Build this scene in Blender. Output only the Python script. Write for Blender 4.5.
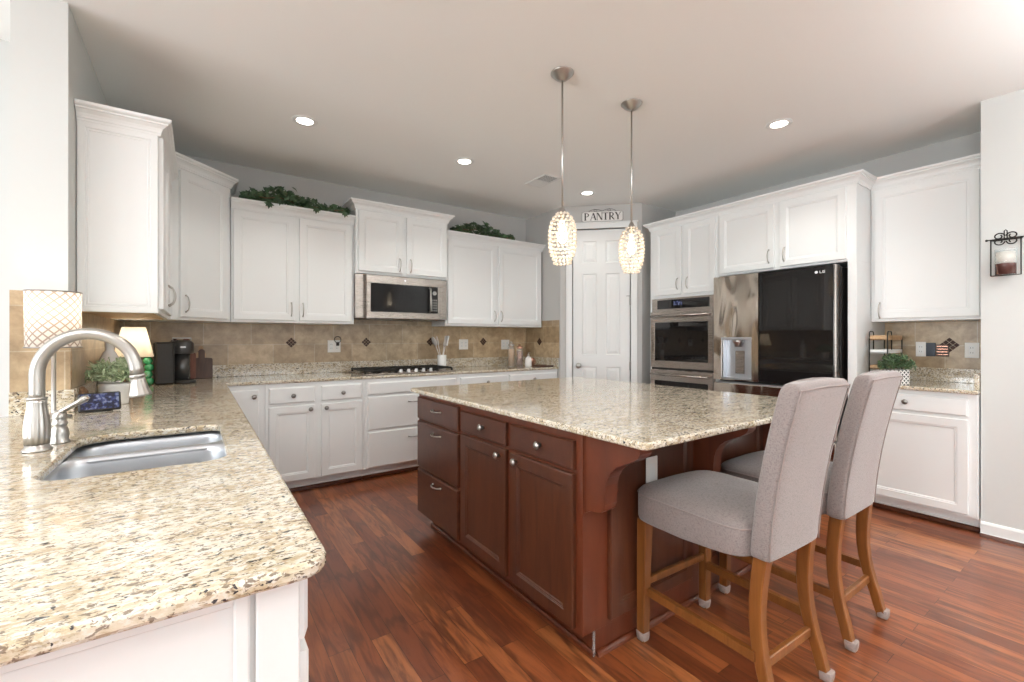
import bpy, bmesh, math, random
from mathutils import Vector, Matrix
from mathutils.geometry import tessellate_polygon
PI = math.pi
random.seed(7)
for o in list(bpy.data.objects): bpy.data.objects.remove(o)
SC = bpy.context.scene
COL = SC.collection

# ------------------------------------------------------------------ camera
CAM_H = 1.245
FPX = 447.0
YAW = math.atan(313 / FPX)
cam_d = bpy.data.cameras.new('camera'); cam = bpy.data.objects.new('camera', cam_d); COL.objects.link(cam)
cam_d.sensor_fit = 'HORIZONTAL'; cam_d.sensor_width = 36.0
cam_d.lens = 36.0 * FPX / 1024.0
cam_d.shift_y = -3.0 / 1024.0
cam_d.clip_start = 0.02
cam.location = (0, 0, CAM_H)
cam.rotation_euler = (PI / 2, 0, -YAW)
SC.camera = cam

# ------------------------------------------------------------------ view, sky, lights
SC.view_settings.view_transform = 'Standard'
SC.view_settings.look = 'None'
SC.view_settings.gamma = 1.0
SC.view_settings.use_curve_mapping = False
SC.view_settings.exposure = 0.45
SC.cycles.use_denoising = True
SC.cycles.max_bounces = 10
SC.cycles.diffuse_bounces = 6
SC.cycles.glossy_bounces = 5
SC.cycles.transparent_max_bounces = 12
SC.cycles.sample_clamp_indirect = 6.0
SC.cycles.caustics_reflective = False
SC.cycles.caustics_refractive = False

world = bpy.data.worlds.new('world'); SC.world = world; world.use_nodes = True
wn = world.node_tree.nodes; wl = world.node_tree.links
wn['Background'].inputs[0].default_value = (0.88, 0.94, 1.0, 1)
wn['Background'].inputs[1].default_value = 1.6

def area(name, loc, rot, sx, sy, power, color):
    d = bpy.data.lights.new(name, 'AREA'); d.shape = 'RECTANGLE'; d.size = sx; d.size_y = sy
    d.energy = power; d.color = color
    o = bpy.data.objects.new(name, d); COL.objects.link(o); o.location = loc; o.rotation_euler = rot
    return o
# daylight entering by the windows of the open family room behind the camera and by the room to the west
for _x, _w in ((-0.5, 1.5), (1.4, 1.5), (3.15, 1.2)):
    area('daylight_south', (_x, -4.50, 1.42), (PI / 2 + math.radians(38), 0, 0), _w, 1.75, 24 * _w / 1.5, (0.95, 0.98, 1.0))
for _y in (-1.9, 0.0, 1.9):
    area('daylight_west', (-4.90, _y, 1.45), (PI / 2 + math.radians(22), 0, -PI / 2), 1.3, 1.6, 80, (0.94, 0.975, 1.0))
# two uplights added out of view to brighten the ceiling by bounce
ADDED_UPLIGHTS = [(-1.5, 0.1), (2.9, -1.3)]
for _x, _y in ADDED_UPLIGHTS:
    _d = bpy.data.lights.new('added_ceiling_light', 'SPOT'); _d.energy = 335 if _x < 0 else 520; _d.color = (0.97, 0.985, 1.0); _d.spot_size = 2.7; _d.spot_blend = 0.9; _d.shadow_soft_size = 0.12
    _o = bpy.data.objects.new('added_ceiling_light', _d); COL.objects.link(_o); _o.location = (_x, _y, 1.86); _o.rotation_euler = (PI, 0, 0)
RECESSED = [(0.597, 3.34), (1.84, 3.33), (3.277, 3.33), (3.319, 1.488)]
RECESSED_BACK = [(0.6, 1.49), (0.6, -0.6), (1.9, -0.6), (3.3, -0.6), (1.9, -2.4), (3.3, -2.4), (0.6, -2.4)]

# ------------------------------------------------------------------ materials
def mat(name):
    m = bpy.data.materials.new(name); m.use_nodes = True
    nt = m.node_tree; b = nt.nodes['Principled BSDF']
    return m, nt, b
def N(nt, t, **kw):
    n = nt.nodes.new(t)
    for k, v in kw.items(): setattr(n, k, v)
    return n
def L(nt, a, b): nt.links.new(a, b)
def setin(n, **kw):
    for k, v in kw.items(): n.inputs[k.replace('_', ' ')].default_value = v
def coords(nt, scale=(1, 1, 1), rot=(0, 0, 0), kind='Object'):
    tc = N(nt, 'ShaderNodeTexCoord'); mp = N(nt, 'ShaderNodeMapping')
    mp.inputs['Scale'].default_value = scale; mp.inputs['Rotation'].default_value = rot
    L(nt, tc.outputs[kind], mp.inputs['Vector']); return mp.outputs[0]
def noise(nt, vec, scale, detail=3, rough=0.55, dist=0.0):
    n = N(nt, 'ShaderNodeTexNoise'); setin(n, Scale=scale, Detail=detail, Roughness=rough, Distortion=dist)
    if vec is not None: L(nt, vec, n.inputs['Vector'])
    return n.outputs['Fac']
def ramp(nt, fac, stops, interp='LINEAR'):
    r = N(nt, 'ShaderNodeValToRGB'); cr = r.color_ramp; cr.interpolation = interp
    while len(cr.elements) < len(stops): cr.elements.new(0.5)
    for e, (p, c) in zip(cr.elements, stops):
        e.position = p; e.color = (c[0], c[1], c[2], 1) if not isinstance(c, (int, float)) else (c, c, c, 1)
    L(nt, fac, r.inputs[0]); return r.outputs[0]
def mixc(nt, fac, a, b, mode='MIX'):
    m = N(nt, 'ShaderNodeMix', data_type='RGBA', blend_type=mode)
    for s, v in ((m.inputs[0], fac), (m.inputs[6], a), (m.inputs[7], b)):
        if hasattr(v, 'is_linked') or hasattr(v, 'links'): L(nt, v, s)
        elif isinstance(v, (tuple, list)): s.default_value = (v[0], v[1], v[2], 1)
        else: s.default_value = v
    return m.outputs[2]
def bump(nt, b, h, strength=0.2, dist=0.01):
    n = N(nt, 'ShaderNodeBump'); setin(n, Strength=strength, Distance=dist); L(nt, h, n.inputs['Height'])
    L(nt, n.outputs[0], b.inputs['Normal'])
def simple(name, col, rough=0.5, metal=0.0, spec=None, nscale=None, nstr=0.05, coat=0, emis=None, estr=0, var=0.0, trans=0, ior=None):
    m, nt, b = mat(name)
    setin(b, Base_Color=(col[0], col[1], col[2], 1), Roughness=rough, Metallic=metal)
    if coat: b.inputs['Coat Weight'].default_value = coat; b.inputs['Coat Roughness'].default_value = 0.08
    if emis: b.inputs['Emission Color'].default_value = (*emis, 1); b.inputs['Emission Strength'].default_value = estr
    if trans: b.inputs['Transmission Weight'].default_value = trans
    if ior: b.inputs['IOR'].default_value = ior
    if nscale or var:
        v = coords(nt); f = noise(nt, v, nscale or 8, 3)
        if var:
            c2 = tuple(max(0, c * (1 - var)) for c in col)
            L(nt, mixc(nt, f, col, c2), b.inputs['Base Color'])
        if nscale: bump(nt, b, f, nstr, 0.002)
    return m

M = {}
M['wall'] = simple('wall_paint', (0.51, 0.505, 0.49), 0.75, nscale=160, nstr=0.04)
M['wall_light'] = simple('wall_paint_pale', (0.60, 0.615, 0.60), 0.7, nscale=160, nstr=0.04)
M['ceiling'] = simple('ceiling_paint', (0.88, 0.90, 0.885), 0.85, nscale=120, nstr=0.04)
M['trim'] = simple('trim_paint', (0.785, 0.80, 0.79), 0.4)
M['white'] = simple('cabinet_paint', (0.775, 0.79, 0.785), 0.36, nscale=60, nstr=0.015)
M['under'] = simple('maple_underside', (0.62, 0.42, 0.22), 0.5, var=0.2)
M['dark'] = simple('dark_gap', (0.02, 0.018, 0.016), 0.6)
M['nickel'] = simple('brushed_nickel', (0.50, 0.48, 0.45), 0.30, 1.0)
M['darknickel'] = simple('aged_nickel', (0.30, 0.285, 0.27), 0.3, 1.0)
M['black'] = simple('black_plastic', (0.022, 0.020, 0.019), 0.6)
M['iron'] = simple('black_iron', (0.02, 0.018, 0.016), 0.45, 0.6)
M['blackglass'] = simple('black_glass', (0.010, 0.009, 0.009), 0.03)
M['screen'] = None
M['plate'] = simple('switch_plate', (0.80, 0.79, 0.76), 0.35)
M['ceramic'] = simple('white_ceramic', (0.80, 0.79, 0.77), 0.2, coat=0.3)
M['oakleg'] = None

def granite():
    m, nt, b = mat('granite')
    v = coords(nt, (0.55, 1.0, 1.0), (0, 0, 0.12))
    n1 = noise(nt, v, 22, 6, 0.72, 0.3)
    base = ramp(nt, n1, [(0.28, (0.32, 0.245, 0.15)), (0.42, (0.47, 0.385, 0.255)), (0.52, (0.61, 0.54, 0.41)), (0.68, (0.68, 0.645, 0.57))])
    n2 = noise(nt, v, 85, 4, 0.7, 0.3)
    base = mixc(nt, ramp(nt, n2, [(0.49, 0), (0.57, 0.65)]), base, (0.735, 0.715, 0.66))
    n3 = noise(nt, v, 105, 3, 0.65, 0.5)
    base = mixc(nt, ramp(nt, n3, [(0.56, 0), (0.62, 0.65)]), base, (0.36, 0.25, 0.145))
    v2 = coords(nt, (0.6, 1.0, 1.0), (0.3, 0.1, 0.4))
    n4 = noise(nt, v2, 130, 3, 0.65, 0.5)
    base = mixc(nt, ramp(nt, n4, [(0.555, 0), (0.60, 0.85)]), base, (0.13, 0.09, 0.06))
    n5 = noise(nt, v2, 92, 3, 0.6, 0.5)
    base = mixc(nt, ramp(nt, n5, [(0.625, 0), (0.65, 1)]), base, (0.035, 0.033, 0.036))
    L(nt, base, b.inputs['Base Color'])
    setin(b, Roughness=0.10)
    b.inputs['Coat Weight'].default_value = 0.3; b.inputs['Coat Roughness'].default_value = 0.04
    return m
M['granite'] = granite()

def tile(name, horiz_axis):
    m, nt, b = mat(name)
    tc = N(nt, 'ShaderNodeTexCoord'); sp = N(nt, 'ShaderNodeSeparateXYZ'); L(nt, tc.outputs['Object'], sp.inputs[0])
    cb = N(nt, 'ShaderNodeCombineXYZ')
    L(nt, sp.outputs[horiz_axis], cb.inputs[0]); L(nt, sp.outputs[2], cb.inputs[1])
    br = N(nt, 'ShaderNodeTexBrick', offset=0.5, squash=1.0)
    mp = N(nt, 'ShaderNodeMapping'); mp.inputs['Location'].default_value = (-0.03, -0.225 + 0.0175, 0)
    L(nt, cb.outputs[0], mp.inputs[0]); L(nt, mp.outputs[0], br.inputs['Vector'])
    br.inputs['Color1'].default_value = (0.60, 0.47, 0.31, 1); br.inputs['Color2'].default_value = (0.40, 0.295, 0.18, 1)
    br.inputs['Mortar'].default_value = (0.58, 0.50, 0.37, 1)
    setin(br, Scale=1.0, Mortar_Size=0.0028, Mortar_Smooth=0.2, Bias=0.0, Brick_Width=0.345, Row_Height=0.196)
    n = noise(nt, coords(nt), 14, 5, 0.65, 0.3)
    c = mixc(nt, 0.65, br.outputs['Color'], ramp(nt, n, [(0.33, (0.42, 0.36, 0.29)), (0.66, (1, 0.98, 0.94))]), 'MULTIPLY')
    L(nt, c, b.inputs['Base Color']); setin(b, Roughness=0.32)
    bump(nt, b, br.outputs['Fac'], -0.25, 0.003)
    return m
M['tile_x'] = tile('travertine_tile_x', 0)
M['tile_y'] = tile('travertine_tile_y', 1)
M['accent'] = simple('mosaic_brown', (0.060, 0.030, 0.020), 0.5)
M['accent'].node_tree.nodes['Principled BSDF'].inputs['Specular IOR Level'].default_value = 0.2

def floor_mat():
    m, nt, b = mat('oak_floor')
    tc = N(nt, 'ShaderNodeTexCoord'); sp = N(nt, 'ShaderNodeSeparateXYZ'); L(nt, tc.outputs['Object'], sp.inputs[0])
    cb = N(nt, 'ShaderNodeCombineXYZ'); L(nt, sp.outputs[1], cb.inputs[0]); L(nt, sp.outputs[0], cb.inputs[1])
    br = N(nt, 'ShaderNodeTexBrick', offset=0.37, offset_frequency=2)
    L(nt, cb.outputs[0], br.inputs['Vector'])
    br.inputs['Color1'].default_value = (0, 0, 0, 1); br.inputs['Color2'].default_value = (1, 1, 1, 1)
    br.inputs['Mortar'].default_value = (0.5, 0.5, 0.5, 1)
    setin(br, Scale=1.0, Mortar_Size=0.0009, Mortar_Smooth=0.1, Bias=0.0, Brick_Width=0.92, Row_Height=0.083)
    # per-plank variation by a hashed shift of the grain
    bw = N(nt, 'ShaderNodeSeparateColor'); L(nt, br.outputs['Color'], bw.inputs[0])
    off = N(nt, 'ShaderNodeMath', operation='MULTIPLY'); L(nt, bw.outputs[0], off.inputs[0]); off.inputs[1].default_value = 17.0
    cb2 = N(nt, 'ShaderNodeCombineXYZ'); L(nt, off.outputs[0], cb2.inputs[2])
    mulx = N(nt, 'ShaderNodeMath', operation='MULTIPLY'); L(nt, sp.outputs[0], mulx.inputs[0]); mulx.inputs[1].default_value = 9.0
    L(nt, mulx.outputs[0], cb2.inputs[0]); L(nt, sp.outputs[1], cb2.inputs[1])
    g1 = noise(nt, cb2.outputs[0], 2.6, 5, 0.62, 1.2)
    wv = N(nt, 'ShaderNodeTexWave', wave_type='RINGS', bands_direction='Y'); L(nt, cb2.outputs[0], wv.inputs[0])
    setin(wv, Scale=1.3, Distortion=7.0, Detail=3.0, Detail_Scale=1.4)
    base = ramp(nt, bw.outputs[0], [(0.0, (0.14, 0.034, 0.012)), (0.35, (0.215, 0.056, 0.019)), (0.7, (0.29, 0.083, 0.026)), (1.0, (0.42, 0.15, 0.05))])
    c = mixc(nt, ramp(nt, g1, [(0.44, 0), (0.66, 0.75)]), base, (0.085, 0.019, 0.008))
    c = mixc(nt, ramp(nt, wv.outputs['Fac'], [(0.0, 0.55), (0.24, 0.0)]), c, (0.06, 0.014, 0.006))
    c = mixc(nt, br.outputs['Fac'], c, (0.02, 0.007, 0.003))
    L(nt, c, b.inputs['Base Color'])
    setin(b, Roughness=0.276); b.inputs['Specular IOR Level'].default_value = 0.8
    b.inputs['Coat Weight'].default_value = 0.12; b.inputs['Coat Roughness'].default_value = 0.10
    bump(nt, b, br.outputs['Fac'], -0.3, 0.002)
    return m
M['floor'] = floor_mat()

def wood(name, c1, c2, scale=(9, 9, 1.0), rough=0.32, coat=0.25, ns=3.0):
    m, nt, b = mat(name)
    v = coords(nt, scale)
    n = noise(nt, v, ns, 5, 0.6, 0.8)
    L(nt, ramp(nt, n, [(0.30, c2), (0.70, c1)]), b.inputs['Base Color'])
    setin(b, Roughness=rough); b.inputs['Coat Weight'].default_value = coat; b.inputs['Coat Roughness'].default_value = 0.15
    return m
M['cherry'] = wood('cherry_wood', (0.110, 0.034, 0.014), (0.058, 0.017, 0.008), (5, 5, 0.7), 0.33, 0.3)
M['cherry_frame'] = wood('cherry_wood_frame', (0.150, 0.037, 0.014), (0.10, 0.024, 0.010), (5, 5, 0.7), 0.33, 0.3)
M['cherry_drawer'] = wood('cherry_wood_drawer', (0.095, 0.029, 0.013), (0.055, 0.016, 0.008), (5, 0.7, 5), 0.33, 0.3)
M['oakleg'] = wood('honey_oak', (0.24, 0.088, 0.019), (0.14, 0.046, 0.010), (8, 8, 0.8), 0.34, 0.3)
M['walnut'] = wood('walnut_board', (0.10, 0.050, 0.032), (0.065, 0.03, 0.02), (14, 14, 1.5), 0.5, 0)
M['redboard'] = wood('red_board', (0.20, 0.065, 0.035), (0.13, 0.04, 0.022), (14, 14, 1.5), 0.5, 0)
M['lightwood'] = wood('light_wood', (0.52, 0.33, 0.17), (0.40, 0.24, 0.12), (3, 14, 14), 0.5, 0)

def steel(name, col=(0.42, 0.375, 0.34), rough=0.26, wavy=0.0, scale=(1, 1, 60)):
    m, nt, b = mat(name)
    setin(b, Base_Color=(*col, 1), Metallic=1.0)
    f = noise(nt, coords(nt, scale), 14, 2)
    r = ramp(nt, f, [(0.3, max(0.02, rough - 0.05)), (0.7, rough + 0.06)]); L(nt, r, b.inputs['Roughness'])
    if wavy:
        w = noise(nt, coords(nt, (2.6, 2.6, 0.8)), 3.0, 1, 0.3, 0.4); bump(nt, b, w, wavy, 0.06)
    return m
M['steel'] = steel('stainless_steel')
M['steel_mw'] = steel('stainless_microwave', (0.27, 0.24, 0.215), 0.28)
M['mwglass'] = simple('microwave_glass', (0.010, 0.009, 0.009), 0.05)
M['mwglass'].node_tree.nodes['Principled BSDF'].inputs['Specular IOR Level'].default_value = 0.18
M['steel_door'] = steel('stainless_door', (0.62, 0.55, 0.48), 0.15, 0.45)
M['sinksteel'] = steel('sink_steel', (0.56, 0.58, 0.61), 0.36, 0, (40, 1, 1))
M['faucet'] = simple('faucet_nickel', (0.46, 0.44, 0.41), 0.33, 1.0)

def fabric():
    m, nt, b = mat('linen_fabric')
    v = coords(nt)
    n = noise(nt, v, 5, 4, 0.6)
    w1 = N(nt, 'ShaderNodeTexNoise'); mp = coords(nt, (40, 40, 260)); L(nt, mp, w1.inputs['Vector']); setin(w1, Scale=3.0, Detail=2.0)
    w2 = N(nt, 'ShaderNodeTexNoise'); mp = coords(nt, (260, 260, 40)); L(nt, mp, w2.inputs['Vector']); setin(w2, Scale=3.0, Detail=2.0)
    ad = N(nt, 'ShaderNodeMath', operation='ADD'); L(nt, w1.outputs[0], ad.inputs[0]); L(nt, w2.outputs[0], ad.inputs[1])
    c = ramp(nt, ad.outputs[0], [(0.75, (0.135, 0.113, 0.106)), (1.25, (0.25, 0.213, 0.203))])
    c = mixc(nt, ramp(nt, n, [(0.35, 0.0), (0.7, 0.25)]), c, (0.24, 0.19, 0.175))
    L(nt, c, b.inputs['Base Color']); setin(b, Roughness=0.95); b.inputs['Sheen Weight'].default_value = 0.3
    bump(nt, b, ad.outputs[0], 0.3, 0.001)
    return m
M['fabric'] = fabric()
M['welt'] = simple('fabric_welt', (0.30, 0.25, 0.235), 0.95)
M['sock'] = simple('felt_foot_sleeve', (0.40, 0.32, 0.29), 0.6, var=0.5, nscale=90, nstr=0.4)

def leafm(name, c1, c2):
    m, nt, b = mat(name)
    n = noise(nt, coords(nt), 26, 2)
    L(nt, ramp(nt, n, [(0.35, c1), (0.65, c2)]), b.inputs['Base Color']); setin(b, Roughness=0.45)
    return m
M['ivy'] = leafm('ivy_leaf', (0.018, 0.045, 0.018), (0.07, 0.13, 0.055))
M['sage'] = leafm('sage_leaf', (0.22, 0.31, 0.16), (0.50, 0.58, 0.38))
M['herb'] = leafm('herb_leaf', (0.02, 0.05, 0.018), (0.09, 0.15, 0.06))

def emit(name, col, s):
    m, nt, b = mat(name)
    setin(b, Base_Color=(*col, 1), Roughness=0.5)
    b.inputs['Emission Color'].default_value = (*col, 1); b.inputs['Emission Strength'].default_value = s
    return m
M['bulb'] = emit('bulb_glow', (1.0, 0.86, 0.66), 6.0)
M['can_lens'] = emit('recessed_lens', (1.0, 0.93, 0.84), 9.0)
def translucent(name, col, tr=0.5):
    m, nt, b = mat(name)
    t = N(nt, 'ShaderNodeBsdfTranslucent'); t.inputs[0].default_value = (*col, 1)
    mx = N(nt, 'ShaderNodeMixShader'); mx.inputs[0].default_value = tr
    setin(b, Base_Color=(*col, 1), Roughness=0.7)
    L(nt, b.outputs[0], mx.inputs[1]); L(nt, t.outputs[0], mx.inputs[2])
    L(nt, mx.outputs[0], nt.nodes['Material Output'].inputs[0])
    return m
M['shade'] = translucent('lamp_shade_linen', (0.84, 0.77, 0.66), 0.6)
M['bead'] = translucent('crystal_bead', (0.96, 0.90, 0.82), 0.45)
def drum():
    m, nt, b = mat('pierced_drum_shade')
    t = N(nt, 'ShaderNodeBsdfTranslucent'); mx = N(nt, 'ShaderNodeMixShader'); mx.inputs[0].default_value = 0.55
    tc = N(nt, 'ShaderNodeTexCoord'); sp = N(nt, 'ShaderNodeSeparateXYZ'); L(nt, tc.outputs['Object'], sp.inputs[0])
    at = N(nt, 'ShaderNodeMath', operation='ARCTAN2'); L(nt, sp.outputs[1], at.inputs[0]); L(nt, sp.outputs[0], at.inputs[1])
    def lin(a, ka, bb, kb):
        m1 = N(nt, 'ShaderNodeMath', operation='MULTIPLY'); L(nt, a, m1.inputs[0]); m1.inputs[1].default_value = ka
        m2 = N(nt, 'ShaderNodeMath', operation='MULTIPLY_ADD'); L(nt, bb, m2.inputs[0]); m2.inputs[1].default_value = kb; L(nt, m1.outputs[0], m2.inputs[2])
        s = N(nt, 'ShaderNodeMath', operation='SINE'); L(nt, m2.outputs[0], s.inputs[0])
        a_ = N(nt, 'ShaderNodeMath', operation='ABSOLUTE'); L(nt, s.outputs[0], a_.inputs[0]); return a_.outputs[0]
    s1 = lin(at.outputs[0], 8.0, sp.outputs[2], 95.0); s2 = lin(at.outputs[0], -8.0, sp.outputs[2], 95.0)
    mn = N(nt, 'ShaderNodeMath', operation='MINIMUM'); L(nt, s1, mn.inputs[0]); L(nt, s2, mn.inputs[1])
    c = ramp(nt, mn.outputs[0], [(0.26, (0.36, 0.29, 0.25)), (0.46, (0.72, 0.68, 0.63))])
    L(nt, c, b.inputs['Base Color']); L(nt, c, t.inputs[0]); setin(b, Roughness=0.6)
    L(nt, b.outputs[0], mx.inputs[1]); L(nt, t.outputs[0], mx.inputs[2]); L(nt, mx.outputs[0], nt.nodes['Material Output'].inputs[0])
    return m
M['drum'] = drum()
def glassm(name, col=(1, 1, 1), rough=0.02, thin=0.75):
    m, nt, b = mat(name)
    tr = N(nt, 'ShaderNodeBsdfTransparent'); tr.inputs[0].default_value = (*col, 1)
    mx = N(nt, 'ShaderNodeMixShader'); mx.inputs[0].default_value = thin
    setin(b, Base_Color=(*col, 1), Roughness=rough); b.inputs['Specular IOR Level'].default_value = 0.9
    L(nt, b.outputs[0], mx.inputs[1]); L(nt, tr.outputs[0], mx.inputs[2]); L(nt, mx.outputs[0], nt.nodes['Material Output'].inputs[0])
    return m
M['glass'] = glassm('clear_glass', (0.95, 0.97, 0.97), 0.02, 0.82)
M['wineglass'] = glassm('frosted_glass', (0.9, 0.86, 0.8), 0.2, 0.5)
M['green'] = simple('green_glass', (0.05, 0.30, 0.12), 0.08, coat=0.6)
def screenm():
    m, nt, b = mat('display_screen')
    n = noise(nt, coords(nt, (1, 1, 1)), 60, 2)
    c = ramp(nt, n, [(0.42, (0.01, 0.012, 0.03)), (0.54, (0.05, 0.07, 0.22)), (0.64, (0.30, 0.34, 0.48))])
    setin(b, Base_Color=(0.01, 0.01, 0.015, 1), Roughness=0.08)
    L(nt, c, b.inputs['Emission Color']); b.inputs['Emission Strength'].default_value = 0.55
    return m
M['screen'] = screenm()
M['candle'] = simple('candle_wax', (0.74, 0.66, 0.58), 0.5)
M['maroon'] = simple('maroon_glass', (0.085, 0.035, 0.03), 0.2, coat=0.3)
M['copper'] = simple('rose_copper', (0.55, 0.30, 0.22), 0.25, 0.9)
M['pasta'] = simple('dry_pasta', (0.50, 0.27, 0.10), 0.7, nscale=60, nstr=0.8, var=0.5)
M['ink'] = simple('sign_ink', (0.05, 0.045, 0.04), 0.6)
M['logo'] = simple('logo_silver', (0.75, 0.75, 0.76), 0.3, 0.3)
M['burlap'] = simple('brown_wicker', (0.22, 0.12, 0.06), 0.8, nscale=120, nstr=0.8, var=0.5)
M['silicone'] = simple('grey_utensil', (0.62, 0.58, 0.55), 0.5)
M['bluepanel'] = simple('dark_blue_panel', (0.012, 0.018, 0.035), 0.4)
def latticem():
    m, nt, b = mat('lattice_pot')
    v = coords(nt, (1, 1, 1), (0, 0, 0))
    tc = N(nt, 'ShaderNodeTexCoord'); sp = N(nt, 'ShaderNodeSeparateXYZ'); L(nt, tc.outputs['Object'], sp.inputs[0])
    sm = N(nt, 'ShaderNodeMath', operation='ADD'); L(nt, sp.outputs[0], sm.inputs[0]); L(nt, sp.outputs[1], sm.inputs[1])
    def k(sign):
        a = N(nt, 'ShaderNodeMath', operation='MULTIPLY'); L(nt, sp.outputs[2], a.inputs[0]); a.inputs[1].default_value = sign
        a2 = N(nt, 'ShaderNodeMath', operation='ADD'); L(nt, sm.outputs[0], a2.inputs[0]); L(nt, a.outputs[0], a2.inputs[1])
        a3 = N(nt, 'ShaderNodeMath', operation='MULTIPLY'); L(nt, a2.outputs[0], a3.inputs[0]); a3.inputs[1].default_value = 110
        s = N(nt, 'ShaderNodeMath', operation='SINE'); L(nt, a3.outputs[0], s.inputs[0])
        ab = N(nt, 'ShaderNodeMath', operation='ABSOLUTE'); L(nt, s.outputs[0], ab.inputs[0]); return ab.outputs[0]
    mn = N(nt, 'ShaderNodeMath', operation='MINIMUM'); L(nt, k(1), mn.inputs[0]); L(nt, k(-1), mn.inputs[1])
    L(nt, ramp(nt, mn.outputs[0], [(0.50, (0.78, 0.77, 0.75)), (0.62, (0.03, 0.03, 0.03))]), b.inputs['Base Color'])
    return m
M['lattice'] = latticem()

# ------------------------------------------------------------------ mesh helper
class MB:
    def __init__(s): s.v = []; s.f = []; s.s = []; s.m = []
    def add(s, vs, fs, smooth=False, mi=0):
        k = len(s.v); s.v += [tuple(p) for p in vs]
        for f in fs: s.f.append([k + i for i in f]); s.s.append(smooth); s.m.append(mi)
    def box(s, x0, y0, z0, x1, y1, z1, b=0.0, mi=0):
        if x0 > x1: x0, x1 = x1, x0
        if y0 > y1: y0, y1 = y1, y0
        if z0 > z1: z0, z1 = z1, z0
        if b <= 0:
            vs = [(x, y, z) for z in (z0, z1) for x, y in ((x0, y0), (x1, y0), (x1, y1), (x0, y1))]
            s.add(vs, [(3, 2, 1, 0), (4, 5, 6, 7), (0, 1, 5, 4), (1, 2, 6, 5), (2, 3, 7, 6), (3, 0, 4, 7)], False, mi); return s
        b = min(b, (x1 - x0) * .49, (y1 - y0) * .49, (z1 - z0) * .49)
        def ring(i, z): return [(x0 + i, y0 + b, z), (x0 + b, y0 + i, z), (x1 - b, y0 + i, z), (x1 - i, y0 + b, z), (x1 - i, y1 - b, z), (x1 - b, y1 - i, z), (x0 + b, y1 - i, z), (x0 + i, y1 - b, z)]
        def ins(z): return [(x0 + b, y0 + b, z), (x0 + b, y0 + b, z), (x1 - b, y0 + b, z), (x1 - b, y0 + b, z), (x1 - b, y1 - b, z), (x1 - b, y1 - b, z), (x0 + b, y1 - b, z), (x0 + b, y1 - b, z)]
        s.loft([ins(z0), ring(0, z0 + b), ring(0, z1 - b), ins(z1)], True, True, True, False, mi)
        return s
    def loft(s, rings, closed=True, cap0=True, cap1=True, smooth=True, mi=0, capsmooth=False):
        n = len(rings[0]); vs = [p for r in rings for p in r]; fs = []
        for i in range(len(rings) - 1):
            for j in range(n if closed else n - 1):
                a = i * n + j; b_ = i * n + (j + 1) % n
                fs.append((a, b_, b_ + n, a + n))
        k = len(s.v); s.add(vs, fs, smooth, mi)
        if cap0: s.f.append([k + j for j in reversed(range(n))]); s.s.append(capsmooth); s.m.append(mi)
        if cap1: s.f.append([k + (len(rings) - 1) * n + j for j in range(n)]); s.s.append(capsmooth); s.m.append(mi)
        return s
    def tube(s, pts, r, n=8, mi=0, caps=True, smooth=True, sq=None):
        pts = [Vector(p) for p in pts]; rs = r if isinstance(r, (list, tuple)) else [r] * len(pts)
        T = []
        for i in range(len(pts)):
            a = pts[max(0, i - 1)]; b = pts[min(len(pts) - 1, i + 1)]; T.append((b - a).normalized())
        up = Vector((0, 0, 1)) if abs(T[0].z) < 0.9 else Vector((1, 0, 0))
        u = T[0].cross(up).normalized(); rings = []
        for i, p in enumerate(pts):
            if i: u = (u - T[i] * u.dot(T[i])).normalized()
            w = T[i].cross(u); ring = []
            for k in range(n):
                a = 2 * PI * k / n; ring.append(p + u * (math.cos(a) * rs[i]) + w * (math.sin(a) * rs[i] * (sq or 1)))
            rings.append(ring)
        s.loft(rings, True, caps, caps, smooth, mi); return s
    def lathe(s, prof, c=(0, 0, 0), n=24, mi=0, smooth=True, flute=0, nf=0, cap=True):
        rings = []
        for r, z in prof:
            rings.append([(c[0] + (r * (1 + flute * math.cos(nf * 2 * PI * k / n))) * math.cos(2 * PI * k / n), c[1] + (r * (1 + flute * math.cos(nf * 2 * PI * k / n))) * math.sin(2 * PI * k / n), c[2] + z) for k in range(n)])
        s.loft(rings, True, cap, cap, smooth, mi); return s
    def sphere(s, c, r, n=12, m=8, mi=0, sc=(1, 1, 1)):
        rings = []
        for i in range(m + 1):
            t = PI * i / m; t = min(max(t, 0.02), PI - 0.02)
            rings.append([(c[0] + sc[0] * r * math.sin(t) * math.cos(2 * PI * k / n), c[1] + sc[1] * r * math.sin(t) * math.sin(2 * PI * k / n), c[2] - sc[2] * r * math.cos(t)) for k in range(n)])
        s.loft(rings, True, True, True, True, mi); return s
    def panel(s, x0, z0, x1, z1, rings, y=0.0, mi=0):
        """door or drawer front facing -y; rings = (inset, depth) from the back plane forward"""
        R = []
        for i, d in rings: R.append([(x0 + i, y - d, z0 + i), (x1 - i, y - d, z0 + i), (x1 - i, y - d, z1 - i), (x0 + i, y - d, z1 - i)])
        s.loft(R, True, True, True, False, mi); return s
    def prism(s, poly, axis, a, b, mi=0, smooth=False):
        def P(u, v, w): return {'x': (w, u, v), 'y': (u, w, v), 'z': (u, v, w)}[axis]
        r0 = [P(u, v, a) for u, v in poly]; r1 = [P(u, v, b) for u, v in poly]
        s.loft([r0, r1], True, True, True, smooth, mi); return s
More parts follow.
